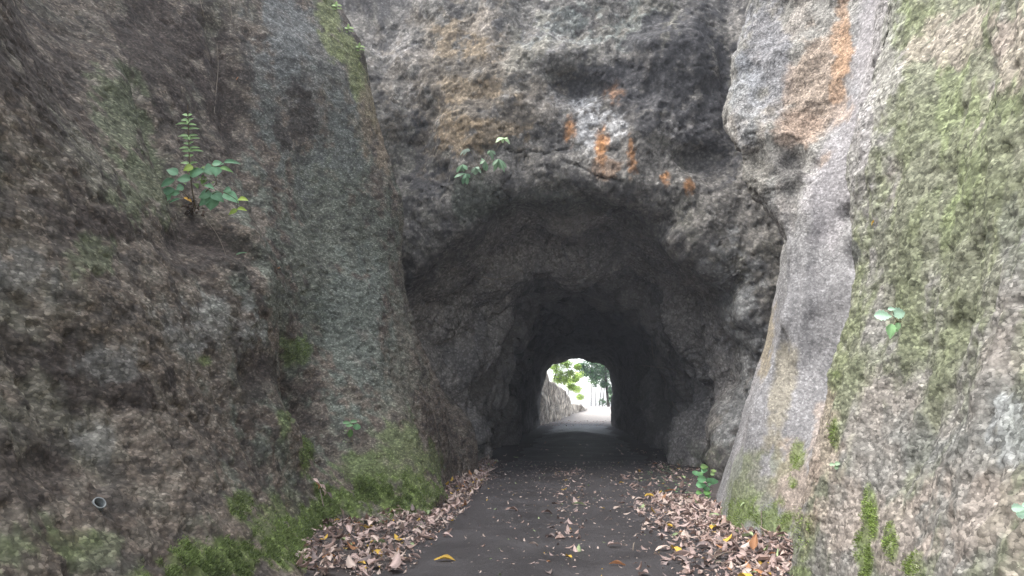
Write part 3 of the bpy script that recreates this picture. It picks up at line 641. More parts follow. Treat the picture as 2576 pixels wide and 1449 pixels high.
Ppos = np.stack([sx, sy, sz], -1); uu, vv, dd_ = project(Ppos); size = np.array([s_[2] for s_ in spots])/dd_
vis = (uu > -20) & (uu < 2596) & (vv < 1480)
order = np.argsort(-np.where(vis, size, 0)); N_IND = 300-len(HERO)
KIND = ['spoon shaped', 'rolled', 'folded', 'curled', 'narrow', 'broad', 'round']
ind = set(order[:N_IND].tolist())
ZT = {'L': 'left drift', 'R': 'right drift', 'C': 'bare asphalt', 'T': 'dark tunnel floor', 'E': 'far mouth floor'}
AV = []; AF = []; AC = []; base = 0
for i, (x, y, s_, tone, zone, pile, k) in enumerate(spots):
    z = sz[i]+.012+pile*random.random()**1.5+s_*.08
    flat = .8 if zone in 'CTE' else 1.15
    Mx = leaf_matrix((x, y, z), random.random()*6.283, R(random.uniform(-16, 10))*flat, R(random.uniform(-18, 18)+(180 if random.random() < .4 else 0))*1.0, s_)
    if i in ind:
        o = link('fallen_leaf', dry_mesh(k, tone)); o.matrix_world = Mx
        far = 'nearest' if y < 7.6 else 'middle' if y < 9.5 else 'farther'
        ds = '%s %s' % (tone, KIND[k])
        tag(o, '%s dry leaf on the %s part of the %s' % (ds, far, ZT[zone]), 'leaf', '%s leaves, %s part of the %s' % (ds, far, ZT[zone]))
    else:
        V, Fc = DRY[k]; Rm = np.array(Mx); Vw = V@Rm[:3, :3].T+Rm[:3, 3]
        AV.append(Vw); AF.append(np.array(Fc)+base); base += len(V); AC.append(np.tile(np.array(TONES[tone])*random.uniform(.7, 1.25), (len(V), 1)))
tag(link('leaf_litter', mesh_np('leaf_litter', np.concatenate(AV), np.concatenate(AF), M_leaf, tint=np.concatenate(AC))), 'small dry leaves and scraps strewn over the road and along both walls', 'leaf litter', None, 'stuff')
# twigs in the drifts
for u0, v0, u1, v1, lab in ((1795,1405,1850,1388,'thin grey twig lying across the right drift'),(1950,1400,1985,1360,'thin twig leaning up on the right rock foot'),(1592,1385,1596,1365,'short thin twig standing at the edge of the right drift')):
    a = at_ground(u0, v0, .08); bq = at_ground(u1, v1, .10)
    V, Fc = tube(smooth_path([a, (a+bq)/2+np.array([0, 0, .02]), bq]), [.006]*9, 5); tag(link('twig', pymesh('twig', V, Fc, M_root)), lab, 'twig')

# ---------------------------------------------------------------- moss cushions
def moss(surf, w, spec, lab, n, hgt, col):
    """short blades over one mossy patch"""
    u, v, ru, rv = spec
    g = np.exp(-surf.blob(u, v, ru*1.25, rv*1.25))*w*surf.ok
    idx = np.nonzero(g > .06)[0]; g = g.copy(); g[idx] *= sstep(-.25, .25, fbm(surf.P[idx], 8, 2, .6, 555))
    idx = np.nonzero(g > .03)[0]
    if len(idx) < 30: return
    pr = g[idx]**1.6*(surf.dep[idx]**2); pr /= pr.sum()
    c = rng.choice(idx, n, p=pr); Pq = surf.P[c]+rng.normal(0, .012, (n, 3)); Nq = surf.Nf[c]
    dirv = Nq*.8+rng.normal(0, .45, (n, 3))+np.array([0, 0, .25]); dirv /= np.linalg.norm(dirv, axis=1, keepdims=True)
    side = np.cross(dirv, rng.normal(0, 1, (n, 3))); side /= np.linalg.norm(side, axis=1, keepdims=True)
    hh = hgt*rng.uniform(.5, 1.3, (n, 1)); ww = hh*.32
    V = np.stack([Pq-side*ww*.5-Nq*.004, Pq+side*ww*.5-Nq*.004, Pq+side*ww*.55+dirv*hh*.6, Pq+dirv*hh-side*ww*.2], 1).reshape(-1, 3)
    cc = np.repeat(np.array(col)*rng.uniform(.5, 1.35, (n, 1))*np.array([1, 1, 1]), 4, 0)
    o = link('moss_patch', mesh_np('moss_patch', V, np.arange(4*n).reshape(-1, 4), M_moss, False, cc)); tag(o, lab, 'moss', 'moss on the rock', 'stuff')
ML = (.17, .225, .08); MR = (.27, .36, .10)
for i, lab, n in ((0,'thick moss on the foot of the nearest left rock, beside the leaf drift',7000),(1,'dark green moss along the bottom edge left of the thick moss',3500),(3,'small round moss tuft on the brown left rock above the bottom moss',800),(4,'thin moss strip at the bottom edge under the broken pipe',1800),
                  (5,'moss over the blunt nose of the second left rock',4500),(6,'moss on the side of the second left rock along the road',2200),(8,'narrow moss strip beside the small drill hole',700),(9,'moss in the crease between the two left rocks',700),(15,'upper moss on the nearest left rock beside the crack of caught leaves',3500),(16,'moss at the very edge of the left leaf drift',2200),(17,'dark moss along the bottom edge in the middle of the left rock',2200)):
    moss(L, mossL, MOSSL[i][:4], lab, n, .020 if i < 5 or i > 14 else .024, ML)
for i, lab, n in ((0,'bright green moss cushion on the foot of the right flank',4500),(4,'oval moss tuft on the ridge of the right flank',700),(5,'small moss tuft below the oval one on the right flank',300),(6,'thin bright moss streak below the right wall edge',450),
                  (7,'upper half of the long vertical moss band on the near right wall',1600),(8,'lower half of the long vertical moss band on the near right wall',1900),(9,'short moss band to the right of the long one',700),(10,'dark moss patch at the bottom edge of the near right wall',700),(3,'sparse moss beside the leaf drift under the right wall edge',900)):
    moss(RS, mossR, MOSSR[i][:4], lab, int(n*.8), .015, MR)

# ---------------------------------------------------------------- plants
GL = {'ov': leaf_shape(ovate(.30), 6, .25, .5, .1, .01), 'nar': leaf_shape(oblong(.17), 6, .3, .5), 'rnd': leaf_shape(roundl(.45), 6, .12, .35, .1, .01), 'ser': leaf_shape(ovate(.40), 10, .2, .5, .1, .015, .12), 'lan': leaf_shape(obov(.16), 6, .2, .7)}
_gc = {}
def green_mesh(k, col):
    if (k, col) not in _gc:
        V, Fc = GL[k]; c = np.tile(np.array(col), (len(V), 1)); c[np.arange(len(V)) % 5 == 2] *= 1.3
        _gc[k, col] = mesh_np('leaf', V, Fc, M_green, tint=c)
    return _gc[k, col]
def empty(name, p):
    o = link(name, None); o.location = p; o.empty_display_size = .1; return o
def put_leaf(root, k, col, a, b_, wpx=None, face=.55, name='leaf', base_w={'ov': .56, 'nar': .33, 'rnd': .9, 'ser': .72, 'lan': .3}):
    """leaf from point a to point b_, blade turned partly to the sky and partly to the road"""
    a, b_ = Vector(a), Vector(b_); xax = (b_-a); ln = xax.length; xax.normalize()
    want = Vector((0, 0, 1))*(1-face)+(Vector(CAM)-a).normalized()*face
    zax = (want-xax*want.dot(xax)).normalized(); yax = zax.cross(xax)
    wsc = 1.0
    if wpx: wsc = wpx/(base_w[k]*ln)
    o = link(name, green_mesh(k, col), root)
    Mw = Matrix((( *(xax*ln), 0), (*(yax*ln*wsc), 0), (*(zax*ln), 0), (0, 0, 0, 1))).transposed(); Mw.translation = a
    o.matrix_parent_inverse = Matrix.Identity(4)
    Ml = Matrix.Translation(-root.location) @ Mw
    o.matrix_local = Ml
    return o
def stem(root, pts, rad, mat=None, name='stem', n=4):
    pp = [p-root.location for p in smooth_path(pts, n)]; rr = [rad*(1-.55*i/len(pp)) for i in range(len(pp))]
    V, Fc = tube(pp, rr, 6); return link(name, pymesh(name, V, Fc, mat or M_stem), root)
class Spot:
    """pixel offsets around a point on the rock turned into metres in front of it"""
    def __init__(s, surf, u, v, out=.08):
        s.P, s.N = surf.hit(u, v); s.d = (s.P-CAM)@FWD; s.out = out; s.k = s.d/F
    def at(s, u, v, o=0.0):
        r = ray(u, v); dp = s.d-s.out-o
        return Vector(CAM+r*dp)
DG = (.17, .33, .19); MG = (.20, .36, .13); YG = (.36, .48, .10); PG = (.36, .52, .33); BG = (.19, .42, .20)
# shrub on the left wall
c1 = lambda x, y: (348.8+x*.3055, 241.5+y*.3055)
sp_ = Spot(L, *c1(450, 940), out=.12)
root = empty('shrub', Vector(sp_.P)); tag(root, 'leafy shrub with one upright shoot growing from the left rock wall', 'shrub')
A = lambda x, y, o=0: sp_.at(*c1(x, y), o)
stem(root, [A(470, 930, -.06), A(440, 760), A(420, 560, .02), A(412, 300, .02), A(402, 75, .03)], .008)
stem(root, [A(470, 930, -.06), A(400, 820, .03), A(280, 740, .05)], .006); stem(root, [A(480, 930, -.06), A(560, 780, .06), A(640, 720, .08), A(610, 620, .05), A(690, 550, .05)], .006); stem(root, [A(480, 930, -.06), A(640, 790, .08), A(800, 850, .08), A(810, 930, .06)], .005)
for i, (y, l1, l2) in enumerate(((150,45,30),(190,60,40),(225,120,60),(262,70,85),(320,95,70),(345,50,80),(385,45,30),(420,95,80),(447,70,105),(485,55,30),(548,80,60))):
    xs_ = 403+(y-75)*.035
    put_leaf(root, 'ov', (.34, .50, .24), A(xs_, y+10), A(xs_-l1, y-random.uniform(0, 12), random.uniform(0, .05)), 34*.3055*sp_.k, face=.55)
    put_leaf(root, 'ov', (.34, .50, .24), A(xs_, y+14), A(xs_+l2, y-random.uniform(0, 16), random.uniform(0, .05)), 34*.3055*sp_.k, face=.55)
    if i % 3 == 1: put_leaf(root, 'ov', (.30, .45, .20), A(xs_, y+4), A(xs_+random.uniform(-18, 18), y+32, .06), 30*.3055*sp_.k, face=.6)
BIG = [(325,645,228,592,55),(430,690,300,668,60),(300,690,152,740,45),(370,745,305,765,45),(300,770,135,815,50),(270,815,118,870,60),(340,800,250,800,40),(345,845,215,880,14),(450,580,360,605,45,1),(420,660,540,590,55),(620,600,530,612,75),(605,560,697,545,40),(700,545,832,535,30),(670,590,775,610,28),(640,580,636,650,60),(600,800,480,825,60),(600,830,475,892,60),(600,825,590,942,80),(600,800,702,855,65),(700,800,822,855,70),(550,735,617,747,30),(762,770,690,777,40),(820,850,892,842,35,1),(815,935,733,970,30,1),(810,930,882,925,28,1)]
for b_ in BIG:
    put_leaf(root, 'ov', YG if len(b_) > 5 else (DG if random.random() < .75 else MG), A(b_[0], b_[1], .05), A(b_[2], b_[3], random.uniform(.05, .14)), b_[4]*.3055*sp_.k*1.7, face=.6)
for _ in range(34):
    x, y = random.gauss(545, 75), random.gauss(650, 55); a_ = random.random()*6.28
    put_leaf(root, 'ov', (.16, .26, .07) if random.random() < .6 else (.08, .15, .05), A(x, y, random.uniform(-.05, .06)), A(x+45*math.cos(a_), y+28*math.sin(a_), random.uniform(-.02, .08)), face=.4)
# root clump: dead leaves packed round the stem base
cl = []; cf = []; cc_ = []; bs = 0
for _ in range(46):
    V, Fc = DRY[random.randrange(7)]; p = A(random.gauss(455, 42), random.gauss(935, 26), random.uniform(-.08, .03))-root.location
    Rm = np.array(leaf_matrix(p, random.random()*6.28, R(random.uniform(-60, 60)), R(random.uniform(-80, 80)), random.uniform(.04, .085)))
    cl.append(V@Rm[:3, :3].T+Rm[:3, 3]); cf.append(np.array(Fc)+bs); bs += len(V); cc_.append(np.tile(np.array((.085, .06, .045))*random.uniform(.5, 2.0), (len(V), 1)))
link('root_clump', mesh_np('root_clump', np.concatenate(cl), np.concatenate(cf), M_leaf, tint=np.concatenate(cc_)), root)['kind'] = 'stuff'
for x, y in ((375, 835), (405, 850)):
    put_leaf(root, 'ov', (.60, .34, .05), A(x, y, .06), A(x+30, y+14, .1), face=.6, name='dead_leaf')
stem(root, [A(525, 985, -.02), A(580, 1050), A(645, 1140), A(700, 1260), A(742, 1392, -.05)], .006, M_root, 'hanging_root')
stem(root, [A(555, 950, -.04), A(605, 958), A(618, 985), A(632, 1003)], .004, M_root, 'hanging_root')
for b_ in ((742,1360,815,1342,36),(800,1312,882,1272,18),(780,1375,870,1392,15)): put_leaf(root, 'ov', (.22, .36, .22), A(b_[0], b_[1], -.02), A(b_[2], b_[3], .03), b_[4]*.3055*sp_.k*1.1)

# palmate plant on the portal face
c2 = lambda x, y: (1100.2+x*.1296, 308.6+y*.1296)
sp2 = Spot(T, *c2(850, 900), out=.18); root = empty('palmate_plant', Vector(sp2.P)); tag(root, 'small plant with finger shaped leaves hanging on the rock above the tunnel', 'plant')
A2 = lambda x, y, o=0: sp2.at(*c2(x, y), o)
PAL = [((1300,300),[(1115,335),(1150,290),(1235,385),(1380,350),(1435,390),(1340,285)],(.46,.60,.36)),((600,500),[(400,590),(480,605),(590,555)],(.26,.32,.26)),((1030,540),[(950,590),(1020,650),(1095,710),(1155,590)],(.19,.29,.18)),
 ((1190,700),[(1060,930),(1115,900),(1250,905),(1330,925),(1385,850),(1060,790)],(.19,.30,.18)),((930,740),[(810,770),(900,900),(965,945),(880,680)],(.17,.28,.17)),((490,810),[(340,940),(440,935),(525,940),(582,880)],(.15,.26,.15)),
 ((740,860),[(640,960),(730,1025),(790,985),(872,950),(805,860)],(.22,.31,.22)),((560,990),[(460,1190),(590,1205),(660,1045),(310,1000),(500,1070)],(.15,.27,.16))]
for (cx, cy), tips, colr in PAL:
    stem(root, [A2(860, 930, -.2), A2((860+cx)/2, (930+cy)/2-30, .02), A2(cx, cy, .08)], .006)
    for tx, ty in tips:
        put_leaf(root, 'lan', colr, A2(cx, cy, .08), A2(tx, ty, random.uniform(.06, .2)), .085*random.uniform(.8, 1.2), face=.5, name='leaflet')

# seedling low on the second left rock
def blob_plant(surf, name, lab, cat, cv, anchor, leaves, stems, out=.05, face=.75, rad=.004, foot=None):
    s_ = Spot(surf, *cv(*anchor), out=out)
    if foot is not None: s_.P = at_ground(*foot); s_.d = (s_.P-CAM)@FWD
    root = empty(name, Vector(s_.P)); tag(root, lab, cat)
    f_ = lambda x, y, o=0: s_.at(*cv(x, y), o); u0 = cv(0, 0)[0]; kx = (cv(100, 0)[0]-u0)/100*s_.k
    for st in stems: stem(root, [f_(x, y, -out*.9 if i == 0 else 0) for i, (x, y) in enumerate(st)], rad)
    for lf in leaves:
        x, y, rx, ry, k, col = lf
        put_leaf(root, k, col, f_(x+rx*.25, y-ry*.75 if ry > rx*.8 else y-ry*.1, 0) if ry > rx*.8 else f_(x-rx, y+ry*.15, .0), f_(x-rx*.15, y+ry, .03) if ry > rx*.8 else f_(x+rx, y-ry*.15, .03), 2*kx*(rx if ry > rx*.8 else max(ry, rx*.55)), face=face)
    return root
c3 = lambda x, y: (831.8+x*.0926, 1006.3+y*.0926)
blob_plant(L, 'seedling', 'round leaved seedling on the second left rock above its mossy nose', 'seedling', c3, (590,1110),
  [(420,610,90,45,'rnd',(.26,.46,.24)),(505,680,90,60,'rnd',(.26,.46,.24)),(620,580,92,42,'rnd',(.26,.46,.24)),(705,715,105,95,'rnd',(.21,.42,.21)),(530,890,75,130,'rnd',(.10,.19,.06)),(405,825,35,18,'rnd',(.3,.38,.22)),(390,890,35,14,'rnd',(.3,.38,.22)),(330,1120,26,20,'rnd',(.3,.36,.2)),(390,1140,35,18,'rnd',(.36,.42,.22)),(380,1180,26,26,'rnd',(.36,.42,.22))],
  [[(640,1350),(600,1150),(560,900),(560,720)],[(590,1110),(480,1000),(400,880)],[(590,1110),(480,1150),(380,1150)]])
c4 = lambda x, y: (2160+x*.0926, 737.9+y*.0926)
MI = (.50, .72, .55)
blob_plant(RS, 'leafy_seedling', 'pale green seedling with toothed leaves on the green right wall', 'seedling', c4, (1030,745),
  [(690,600,270,110,'ser',MI),(900,420,110,60,'ser',MI),(1130,540,215,165,'ser',MI),(870,1000,130,230,'ser',(.34,.58,.28)),(1060,900,90,140,'ser',(.34,.56,.28)),(1590,880,160,130,'rnd',(.46,.68,.40)),(1370,990,85,62,'rnd',(.5,.66,.42)),(1460,1030,55,32,'rnd',(.5,.66,.42))],
  [[(1030,745),(1120,760),(1250,800),(1450,790)],[(1030,745),(960,600),(930,480)],[(1030,745),(980,820),(960,900)],[(1250,800),(1330,900),(1390,960)]], out=.16)
c5 = lambda x, y: (1690.5+x*.0926, 1140.4+y*.0926)
blob_plant(RS, 'broadleaf_plant', 'green broad leaved plant at the foot of the right flank beside the tunnel', 'plant', c5, (1080,900),
  [(650,530,80,70,'rnd',BG),(780,540,52,52,'rnd',(.18,.38,.14)),(880,450,95,75,'ov',BG),(880,360,115,65,'ov',(.16,.28,.08)),(830,690,145,95,'ov',BG),(960,720,85,75,'ov',(.15,.34,.15)),(1100,750,115,105,'ov',BG),(800,850,155,85,'ov',BG),(920,950,85,85,'ov',(.14,.30,.14)),(1010,840,42,62,'ov',BG),(1130,470,52,42,'rnd',(.24,.36,.10)),(1100,560,60,40,'rnd',(.2,.33,.1)),(740,1065,95,52,'ov',(.22,.46,.13)),(960,1060,112,42,'ov',(.22,.46,.13)),(975,1170,62,62,'rnd',(.22,.44,.13)),(870,1230,52,52,'rnd',(.22,.42,.13))],
  [[(1100,950),(960,760),(860,560),(700,520)],[(1100,950),(950,900),(820,860)],[(1050,1000),(930,1080),(900,1150)]], out=.05, face=.65, foot=(1782,1252))
c6 = lambda x, y: (x, y)
blob_plant(RS, 'seedling', 'tiny pale seedling on the right wall edge above the drift', 'seedling', c6, (2102,1172), [(2094,1168,8,5,'ov',(.34,.46,.30)),(2108,1166,9,6,'ov',(.34,.46,.30)),(2106,1176,8,6,'ov',(.3,.44,.26))], [[(2102,1184),(2102,1172),(2100,1168)]], out=.04, rad=.003)
blob_plant(RS, 'leafy_seedling', 'pale green leaves at the right edge of the picture on the near right wall', 'seedling', c6, (2570,1290), [(2562,1278,18,12,'ser',MI),(2576,1292,20,14,'ser',MI),(2590,1275,20,14,'ser',MI)], [[(2590,1310),(2580,1295),(2570,1282)]], out=.04, rad=.003)
for u, v, lab in ((846,18,'uppermost green tuft on the crest of the second left rock'),(876,75,'yellow green tuft on the crest of the second left rock'),(904,122,'lowest green tuft on the crest of the second left rock')):
    blob_plant(L, 'weed', lab, 'weed', c6, (u, v), [(u-5,v-5,8,3,'nar',(.2,.3,.1)),(u+6,v-6,8,3,'nar',(.24,.34,.12)),(u,v-10,3,7,'nar',(.24,.34,.12)),(u+7,v+2,7,3,'nar',(.18,.27,.08)),(u-8,v+3,8,4,'nar',(.2,.3,.08))], [[(u,v+8),(u,v),(u,v-8)]], out=.08, face=.5)
# little seedlings on the road edge: a scatter of tiny green leaves nobody could count
AV = []; AF = []; AC = []; bs = 0
for _ in range(150):
    u, v = random.gauss(1672, 30), random.gauss(1205, 20)
    if random.random() < .25: u, v = random.gauss(1715, 30), random.gauss(1245, 8)
    p = at_ground(u, v); V, Fc = GL['rnd']; s_ = random.uniform(.025, .06)
    Rm = np.array(leaf_matrix((p[0], p[1], gz1(p[0], p[1])+random.uniform(.02, .08)), random.random()*6.28, R(random.uniform(-20, 10)), 0, s_))
    AV.append(V@Rm[:3, :3].T+Rm[:3, 3]); AF.append(np.array(Fc)+bs); bs += len(V); AC.append(np.tile(np.array((.20, .36, .17))*random.uniform(.5, 1.3), (len(V), 1)))
tag(link('ground_cover', mesh_np('ground_cover', np.concatenate(AV), np.concatenate(AF), M_green, tint=np.concatenate(AC))), 'tiny green weeds sprouting on the road edge by the tunnel', 'ground cover', None, 'stuff')

# ---------------------------------------------------------------- small things on the rock
def rock_root(surf, pts, rad, lab, mat=M_root, name='hanging_root', out=.02):
    pp = []
    for u, v in pts:
        p, n = surf.hit(u, v); pp.append(Vector(p+n*out))
    pp = smooth_path(pp, 4); V, Fc = tube(pp, [rad]*len(pp), 5); tag(link(name, pymesh(name, V, Fc, mat)), lab, 'root')
rock_root(L, [(545,118),(547,170),(541,230),(536,285)], .006, 'long thin pale root hanging above the leafy shrub'); rock_root(L, [(503,0),(508,25),(512,42)], .005, 'short thread of root at the top edge above the shrub'); rock_root(L, [(573,5),(577,30),(581,52)], .006, 'pale bent root thread near the top edge')
rock_root(T, [(1638,850),(1646,900),(1668,960),(1695,1010),(1705,1035)], .014, 'long pale root running down the right tunnel wall'); rock_root(T, [(1610,917),(1650,922),(1700,928)], .011, 'pale root crossing the right tunnel wall level'); rock_root(T, [(1672,980),(1700,985),(1722,980)], .011, 'short forked root low on the right tunnel wall')
rock_root(T, [(1210,695),(1245,700),(1290,695),(1330,690)], .012, 'pale root lying across the left tunnel ceiling'); rock_root(T, [(1335,665),(1330,690)], .012, 'short pale root stub on the tunnel ceiling')
rock_root(RS, [(1918,1290),(1921,1320),(1919,1350),(1912,1378)], .005, 'thin pale root hanging over the bright moss on the right')
# pipe stub in the left wall
p, n = L.hit(247, 1271); toC = Vector(CAM-p).normalized(); axp = (Vector(n)*.6+toC*.6+Vector((0, 0, .05))).normalized()
root = empty('drain_pipe', Vector(p)); tag(root, 'round pale pipe end sticking out of the lower left rock wall', 'pipe')
M_pipe = plain('weathered_plastic', (.21, .225, .225), .45, .4, .2, 40); M_bore = plain('bore_dark', (.02, .018, .016), .95)
qa = axp.cross(Vector((0, 0, 1))).normalized(); qb = axp.cross(qa)
ro = 17*((p-CAM)@FWD)/F; ri = ro*.78; V = []; Fc = []; ns = 28
prof = [(-.10, ro), (.028, ro), (.034, ro*.97), (.034, ri*1.03), (.028, ri), (-.10, ri)]
for i, (a_, r_) in enumerate(prof):
    for k in range(ns):
        q_ = 6.28318*k/ns; V.append(axp*a_+(qa*math.cos(q_)+qb*math.sin(q_))*r_)
for i in range(len(prof)-1):
    for k in range(ns): Fc.append((i*ns+k, i*ns+(k+1) % ns, (i+1)*ns+(k+1) % ns, (i+1)*ns+k))
link('pipe_wall', pymesh('pipe_wall', V, Fc, M_pipe), root)
V = [axp*-.05+(qa*math.cos(6.28318*k/ns)+qb*math.sin(6.28318*k/ns))*ri*.995 for k in range(ns)]
link('bore_shade', pymesh('bore_shade', V, [tuple(range(ns))], M_bore), root)  # near-black disc stands in for the shade inside the open pipe
# leaves caught on the rock
def stuck(surf, u, v, ln, dirv, tone, k, lab):
    p, n = surf.hit(u, v); s_ = ln*((p-CAM)@FWD)/F; o = link('caught_leaf', dry_mesh(k, tone)); x = Vector(RGT*dirv[0]-UPV*dirv[1]).normalized(); z = Vector(n); z = (z-x*z.dot(x)).normalized(); y = z.cross(x)
    Mw = Matrix(((*(x*s_), 0), (*(y*s_), 0), (*(z*s_), 0), (0, 0, 0, 1))).transposed(); Mw.translation = Vector(p+n*.03); o.matrix_world = Mw; tag(o, lab, 'leaf')
stuck(RS, 2200,565,26,(.35,-1),'yellow',4,'yellow leaf stuck on the green right wall below its edge'); stuck(L, 592,203,12,(.6,-1),'orange brown',4,'small orange leaf stuck on the upper left wall'); stuck(L, 693,674,9,(1,-.1),'orange brown',6,'tiny red leaf on the left wall below the hanging root')
stuck(RS, 1868,1275,16,(.5,-.6),'pale green',0,'pale green leaf resting on the mossy right flank'); stuck(RS, 1848,1270,12,(1,-.4),'pale green',4,'small pale leaf caught on the moss left of another pale leaf')
cl_ = [(776,1208,34,(1,.5),'pinkish tan',2),(790,1216,22,(.8,.7),'orange brown',3),(800,1222,24,(.9,.4),'pinkish tan',5),(806,1232,22,(.9,.9),'pale tan',3),(815,1240,26,(.9,.7),'greyish brown',1),(808,1244,16,(-.2,1),'greyish brown',4)]
for i, (u, v, ln, dv, tone, k) in enumerate(cl_):
    stuck(L, u, v, ln, dv, tone, k, ('reddish leaf tip highest in the cluster caught above the left drift','orange brown leaf in the cluster caught above the left drift','broad pink leaf in the cluster caught above the left drift','pale curled leaf in the cluster caught above the left drift','grey brown leaf lowest in the cluster caught above the left drift','thin grey leaf under the cluster caught above the left drift')[i])
rock_root(L, [(802,1236),(804,1262),(806,1278)], .006, 'thin stalk hanging under the cluster of caught leaves', M_root, 'stalk', .04)
for i, (u, v, ln, dv, tone, k) in enumerate(((852,1280,26,(.6,1),'pale tan',4),(858,1296,28,(.4,1),'greyish brown',1),(864,1312,26,(.5,1),'brown',3),(870,1300,22,(.5,1),'dark brown',2))):
    stuck(L, u, v, ln, dv, tone, k, ('cream leaf topmost in the crack between the left rocks','grey leaf in the crack between the left rocks','brown curled leaf lowest in the crack between the left rocks','dark leaf behind the others in the crack between the left rocks')[i])

# ---------------------------------------------------------------- beyond the far mouth
yy = np.arange(57.2, 76, .12); zz = np.arange(-.3, 9, .12); Y, Z = np.meshgrid(yy, zz, indexing='ij')
top = np.interp(Y, [57, 59, 62, 66, 70, 76], [6.2, 4.6, 3.5, 2.8, 2.0, 1.0])
X = np.interp(Y, [57.2, 58.2, 60, 64, 70, 76], [-3.8, -2.95, -2.6, -1.9, -.8, .8])-.02*Z
X = X-np.maximum(Z-top, 0)*2.2
G = np.stack([X, Y, np.minimum(Z, top+.3*np.maximum(Z-top, 0))], -1)
B = Surf(G)
if B.Nf[:, 0].mean() < 0: B.flip = True; B.N = -B.N; B.update()
B.displace(.5*fbm(B.P, .4, 3, .5, 401)+.12*fbm(B.P*np.array([1, 1, .6]), 1.8, 3, .55, 402)+.05*fbm(B.P, 5, 2, .5, 405))
n_ = fbm(B.P, 1.2, 4, .6, 403); B.tint = np.tile(np.array([.60, .54, .46]), (len(B.P), 1)); B.paint(.7*sstep(0, .4, n_), (.36, .31, .26)); B.paint(.6*sstep(.1, .5, fbm(B.P, 3, 3, .6, 404)), (.58, .53, .46))  # pale tint raised to look lit, as the bank faces away from the sun
tag(link('far_bank', mesh_np('far_bank', B.P, grid_faces(*B.shape), M_far, tint=B.tint)), 'pale rock bank on the left beyond the far tunnel mouth', None, None, 'structure')
def tree(name, lab, u, y, hgt, lean, rad, blobs, col, nleaf, size, base=1.38, limbs=5):
    p = at_y(u, 1022, y); p[2] = base; root = empty(name, Vector(p)); tag(root, lab, 'tree', 'trees beyond the far tunnel mouth')
    path = [Vector((0, 0, 0)), Vector((lean*.3, 0, hgt*.33)), Vector((lean*.55+.1, .1, hgt*.66)), Vector((lean, 0, hgt))]
    pp = smooth_path(path, 5); V, Fc = tube(pp, [rad*(1-.7*i/len(pp)) for i in range(len(pp))], 8)
    off = len(V)
    for k in range(limbs):
        t_ = random.uniform(.45, .95); a = pp[int(t_*(len(pp)-1))]; bx, by, bz, br = random.choice(blobs)
        e = Vector((bx+random.uniform(-br, br)*.6, by+random.uniform(-br, br)*.6, bz+random.uniform(-br, br)*.5)); mid = (a+e)/2+Vector((0, 0, .15))
        v2, f2 = tube(smooth_path([a, mid, e], 4), list(np.linspace(rad*.4, rad*.1, 9)), 5); f2 = [tuple(i+off for i in f) for f in f2]; V += v2; Fc += f2; off += len(v2)
    link('trunk', pymesh('trunk', V, Fc, M_bark), root)
    vs = []; cs = []
    for _ in range(nleaf):
        bx, by, bz, br = random.choice(blobs); dv = np.array([random.gauss(0, 1) for _ in range(3)]); dv /= np.linalg.norm(dv); rr = br*1.45*random.random()**.75
        c = np.array([bx, by, bz])+dv*rr*np.array([1, 1, .75]); nrm = np.array([random.gauss(0, .7), random.gauss(0, .7), 1.0]); nrm /= np.linalg.norm(nrm)
        a = np.cross(nrm, [random.random(), random.random(), .1]); a /= np.linalg.norm(a); b2 = np.cross(nrm, a); s_ = size*random.uniform(.5, 1.3)
        vs += [c-a*s_, c+b2*s_*.45, c+a*s_, c-b2*s_*.45]; cs += [np.array(col)*random.uniform(.55, 1.5)]*4
    link('crown', mesh_np('crown', np.array(vs), np.arange(len(vs)).reshape(-1, 4), M_crown, False, np.array(cs)), root)
LGc = (.36, .52, .10); DKc = (.06, .14, .055); MDc = (.16, .30, .09)
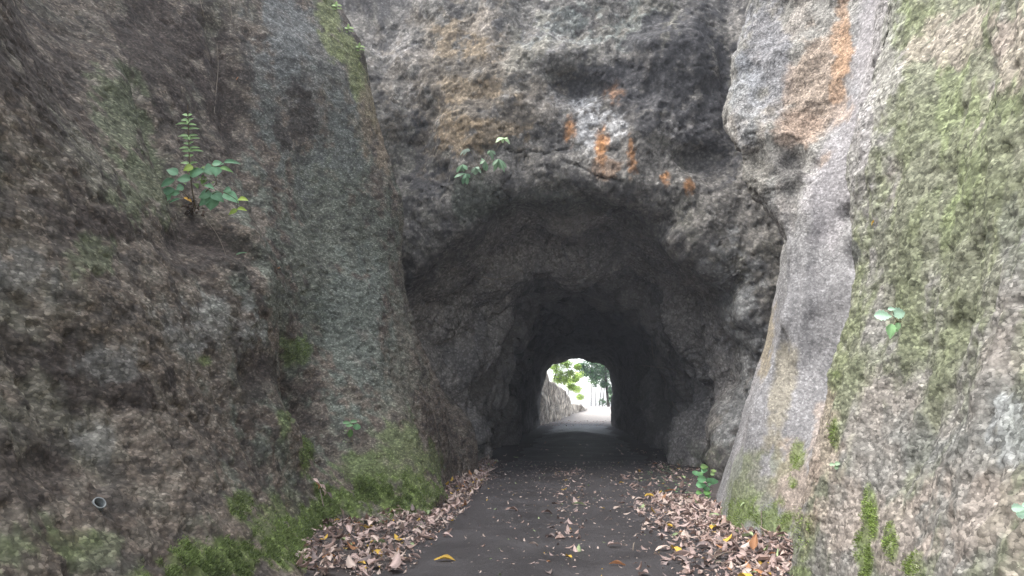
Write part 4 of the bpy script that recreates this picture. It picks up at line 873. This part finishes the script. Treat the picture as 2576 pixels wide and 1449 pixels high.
tree('broadleaf_tree', 'tall dark tree with the thickest leaning trunk beyond the far mouth', 1531, 82, 7.2, -.7, .16, [(-1.8,0,3.6,.6),(-.6,.3,3.7,.8),(-1.2,0,3.1,.6),(-2.7,0,4.2,.6),(.4,0,3.3,.7),(-.4,0,2.3,.35),(-1.5,0,4.7,.7),(.6,0,.7,.5),(.4,0,1.7,.45),(-.4,.2,4.8,1.0)], DKc, 7000, .13)
tree('slender_tree', 'slender tree with a thin straight trunk, leftmost of the thin ones beyond the mouth', 1487, 88, 5.0, .15, .05, [(.2,0,2.9,.4),(-.4,.2,3.9,.6)], MDc, 260, .15)
tree('slender_tree', 'slender tree second of the thin trunks beyond the far mouth', 1499, 90, 5.2, .1, .05, [(0,0,2.6,.4),(.2,.2,4.2,.7)], DKc, 260, .15)
tree('slender_tree', 'slender tree leaning right, third thin trunk beyond the far mouth', 1507, 86, 5.0, .8, .055, [(.6,0,2.7,.4),(.8,.2,4.0,.7)], DKc, 260, .15)
tree('slender_tree', 'slender tree with low leaves beside the thick dark trunk', 1516, 86, 5.0, .6, .055, [(.1,0,.5,.4),(.5,0,2.4,.4),(.8,.2,4.0,.7)], DKc, 420, .13)
tree('leaning_tree', 'light green tree spilling over the pale bank beyond the far mouth', 1380, 76, 5.2, 1.2, .09, [(.6,0,3.9,.7),(1.2,0,3.2,.6),(1.0,.3,2.6,.5),(1.7,0,2.6,.45),(2.2,.2,3.3,.4),(2.3,0,1.9,.35),(.9,0,4.6,.7),(1.8,0,4.2,.5),(2.7,0,2.7,.3),(2.9,0,3.9,.3)], LGc, 6500, .11)
tree('leaning_tree', 'yellow green tree far behind the pale bank', 1425, 100, 5.0, .8, .07, [(.5,0,3.2,.7),(1.6,0,4.0,.5),(1.4,0,2.2,.5),(2.6,0,4.4,.5),(1.8,0,1.2,.4)], (.45,.55,.15), 4000, .12)
tree('broadleaf_tree', 'green tree on the right behind the dark tree', 1560, 95, 6.5, -.4, .12, [(-1,0,4.8,.9),(.3,0,4.0,.9),(-.6,0,1.2,.6),(0,0,.5,.6),(-1.8,0,5,.8)], MDc, 4000, .13)
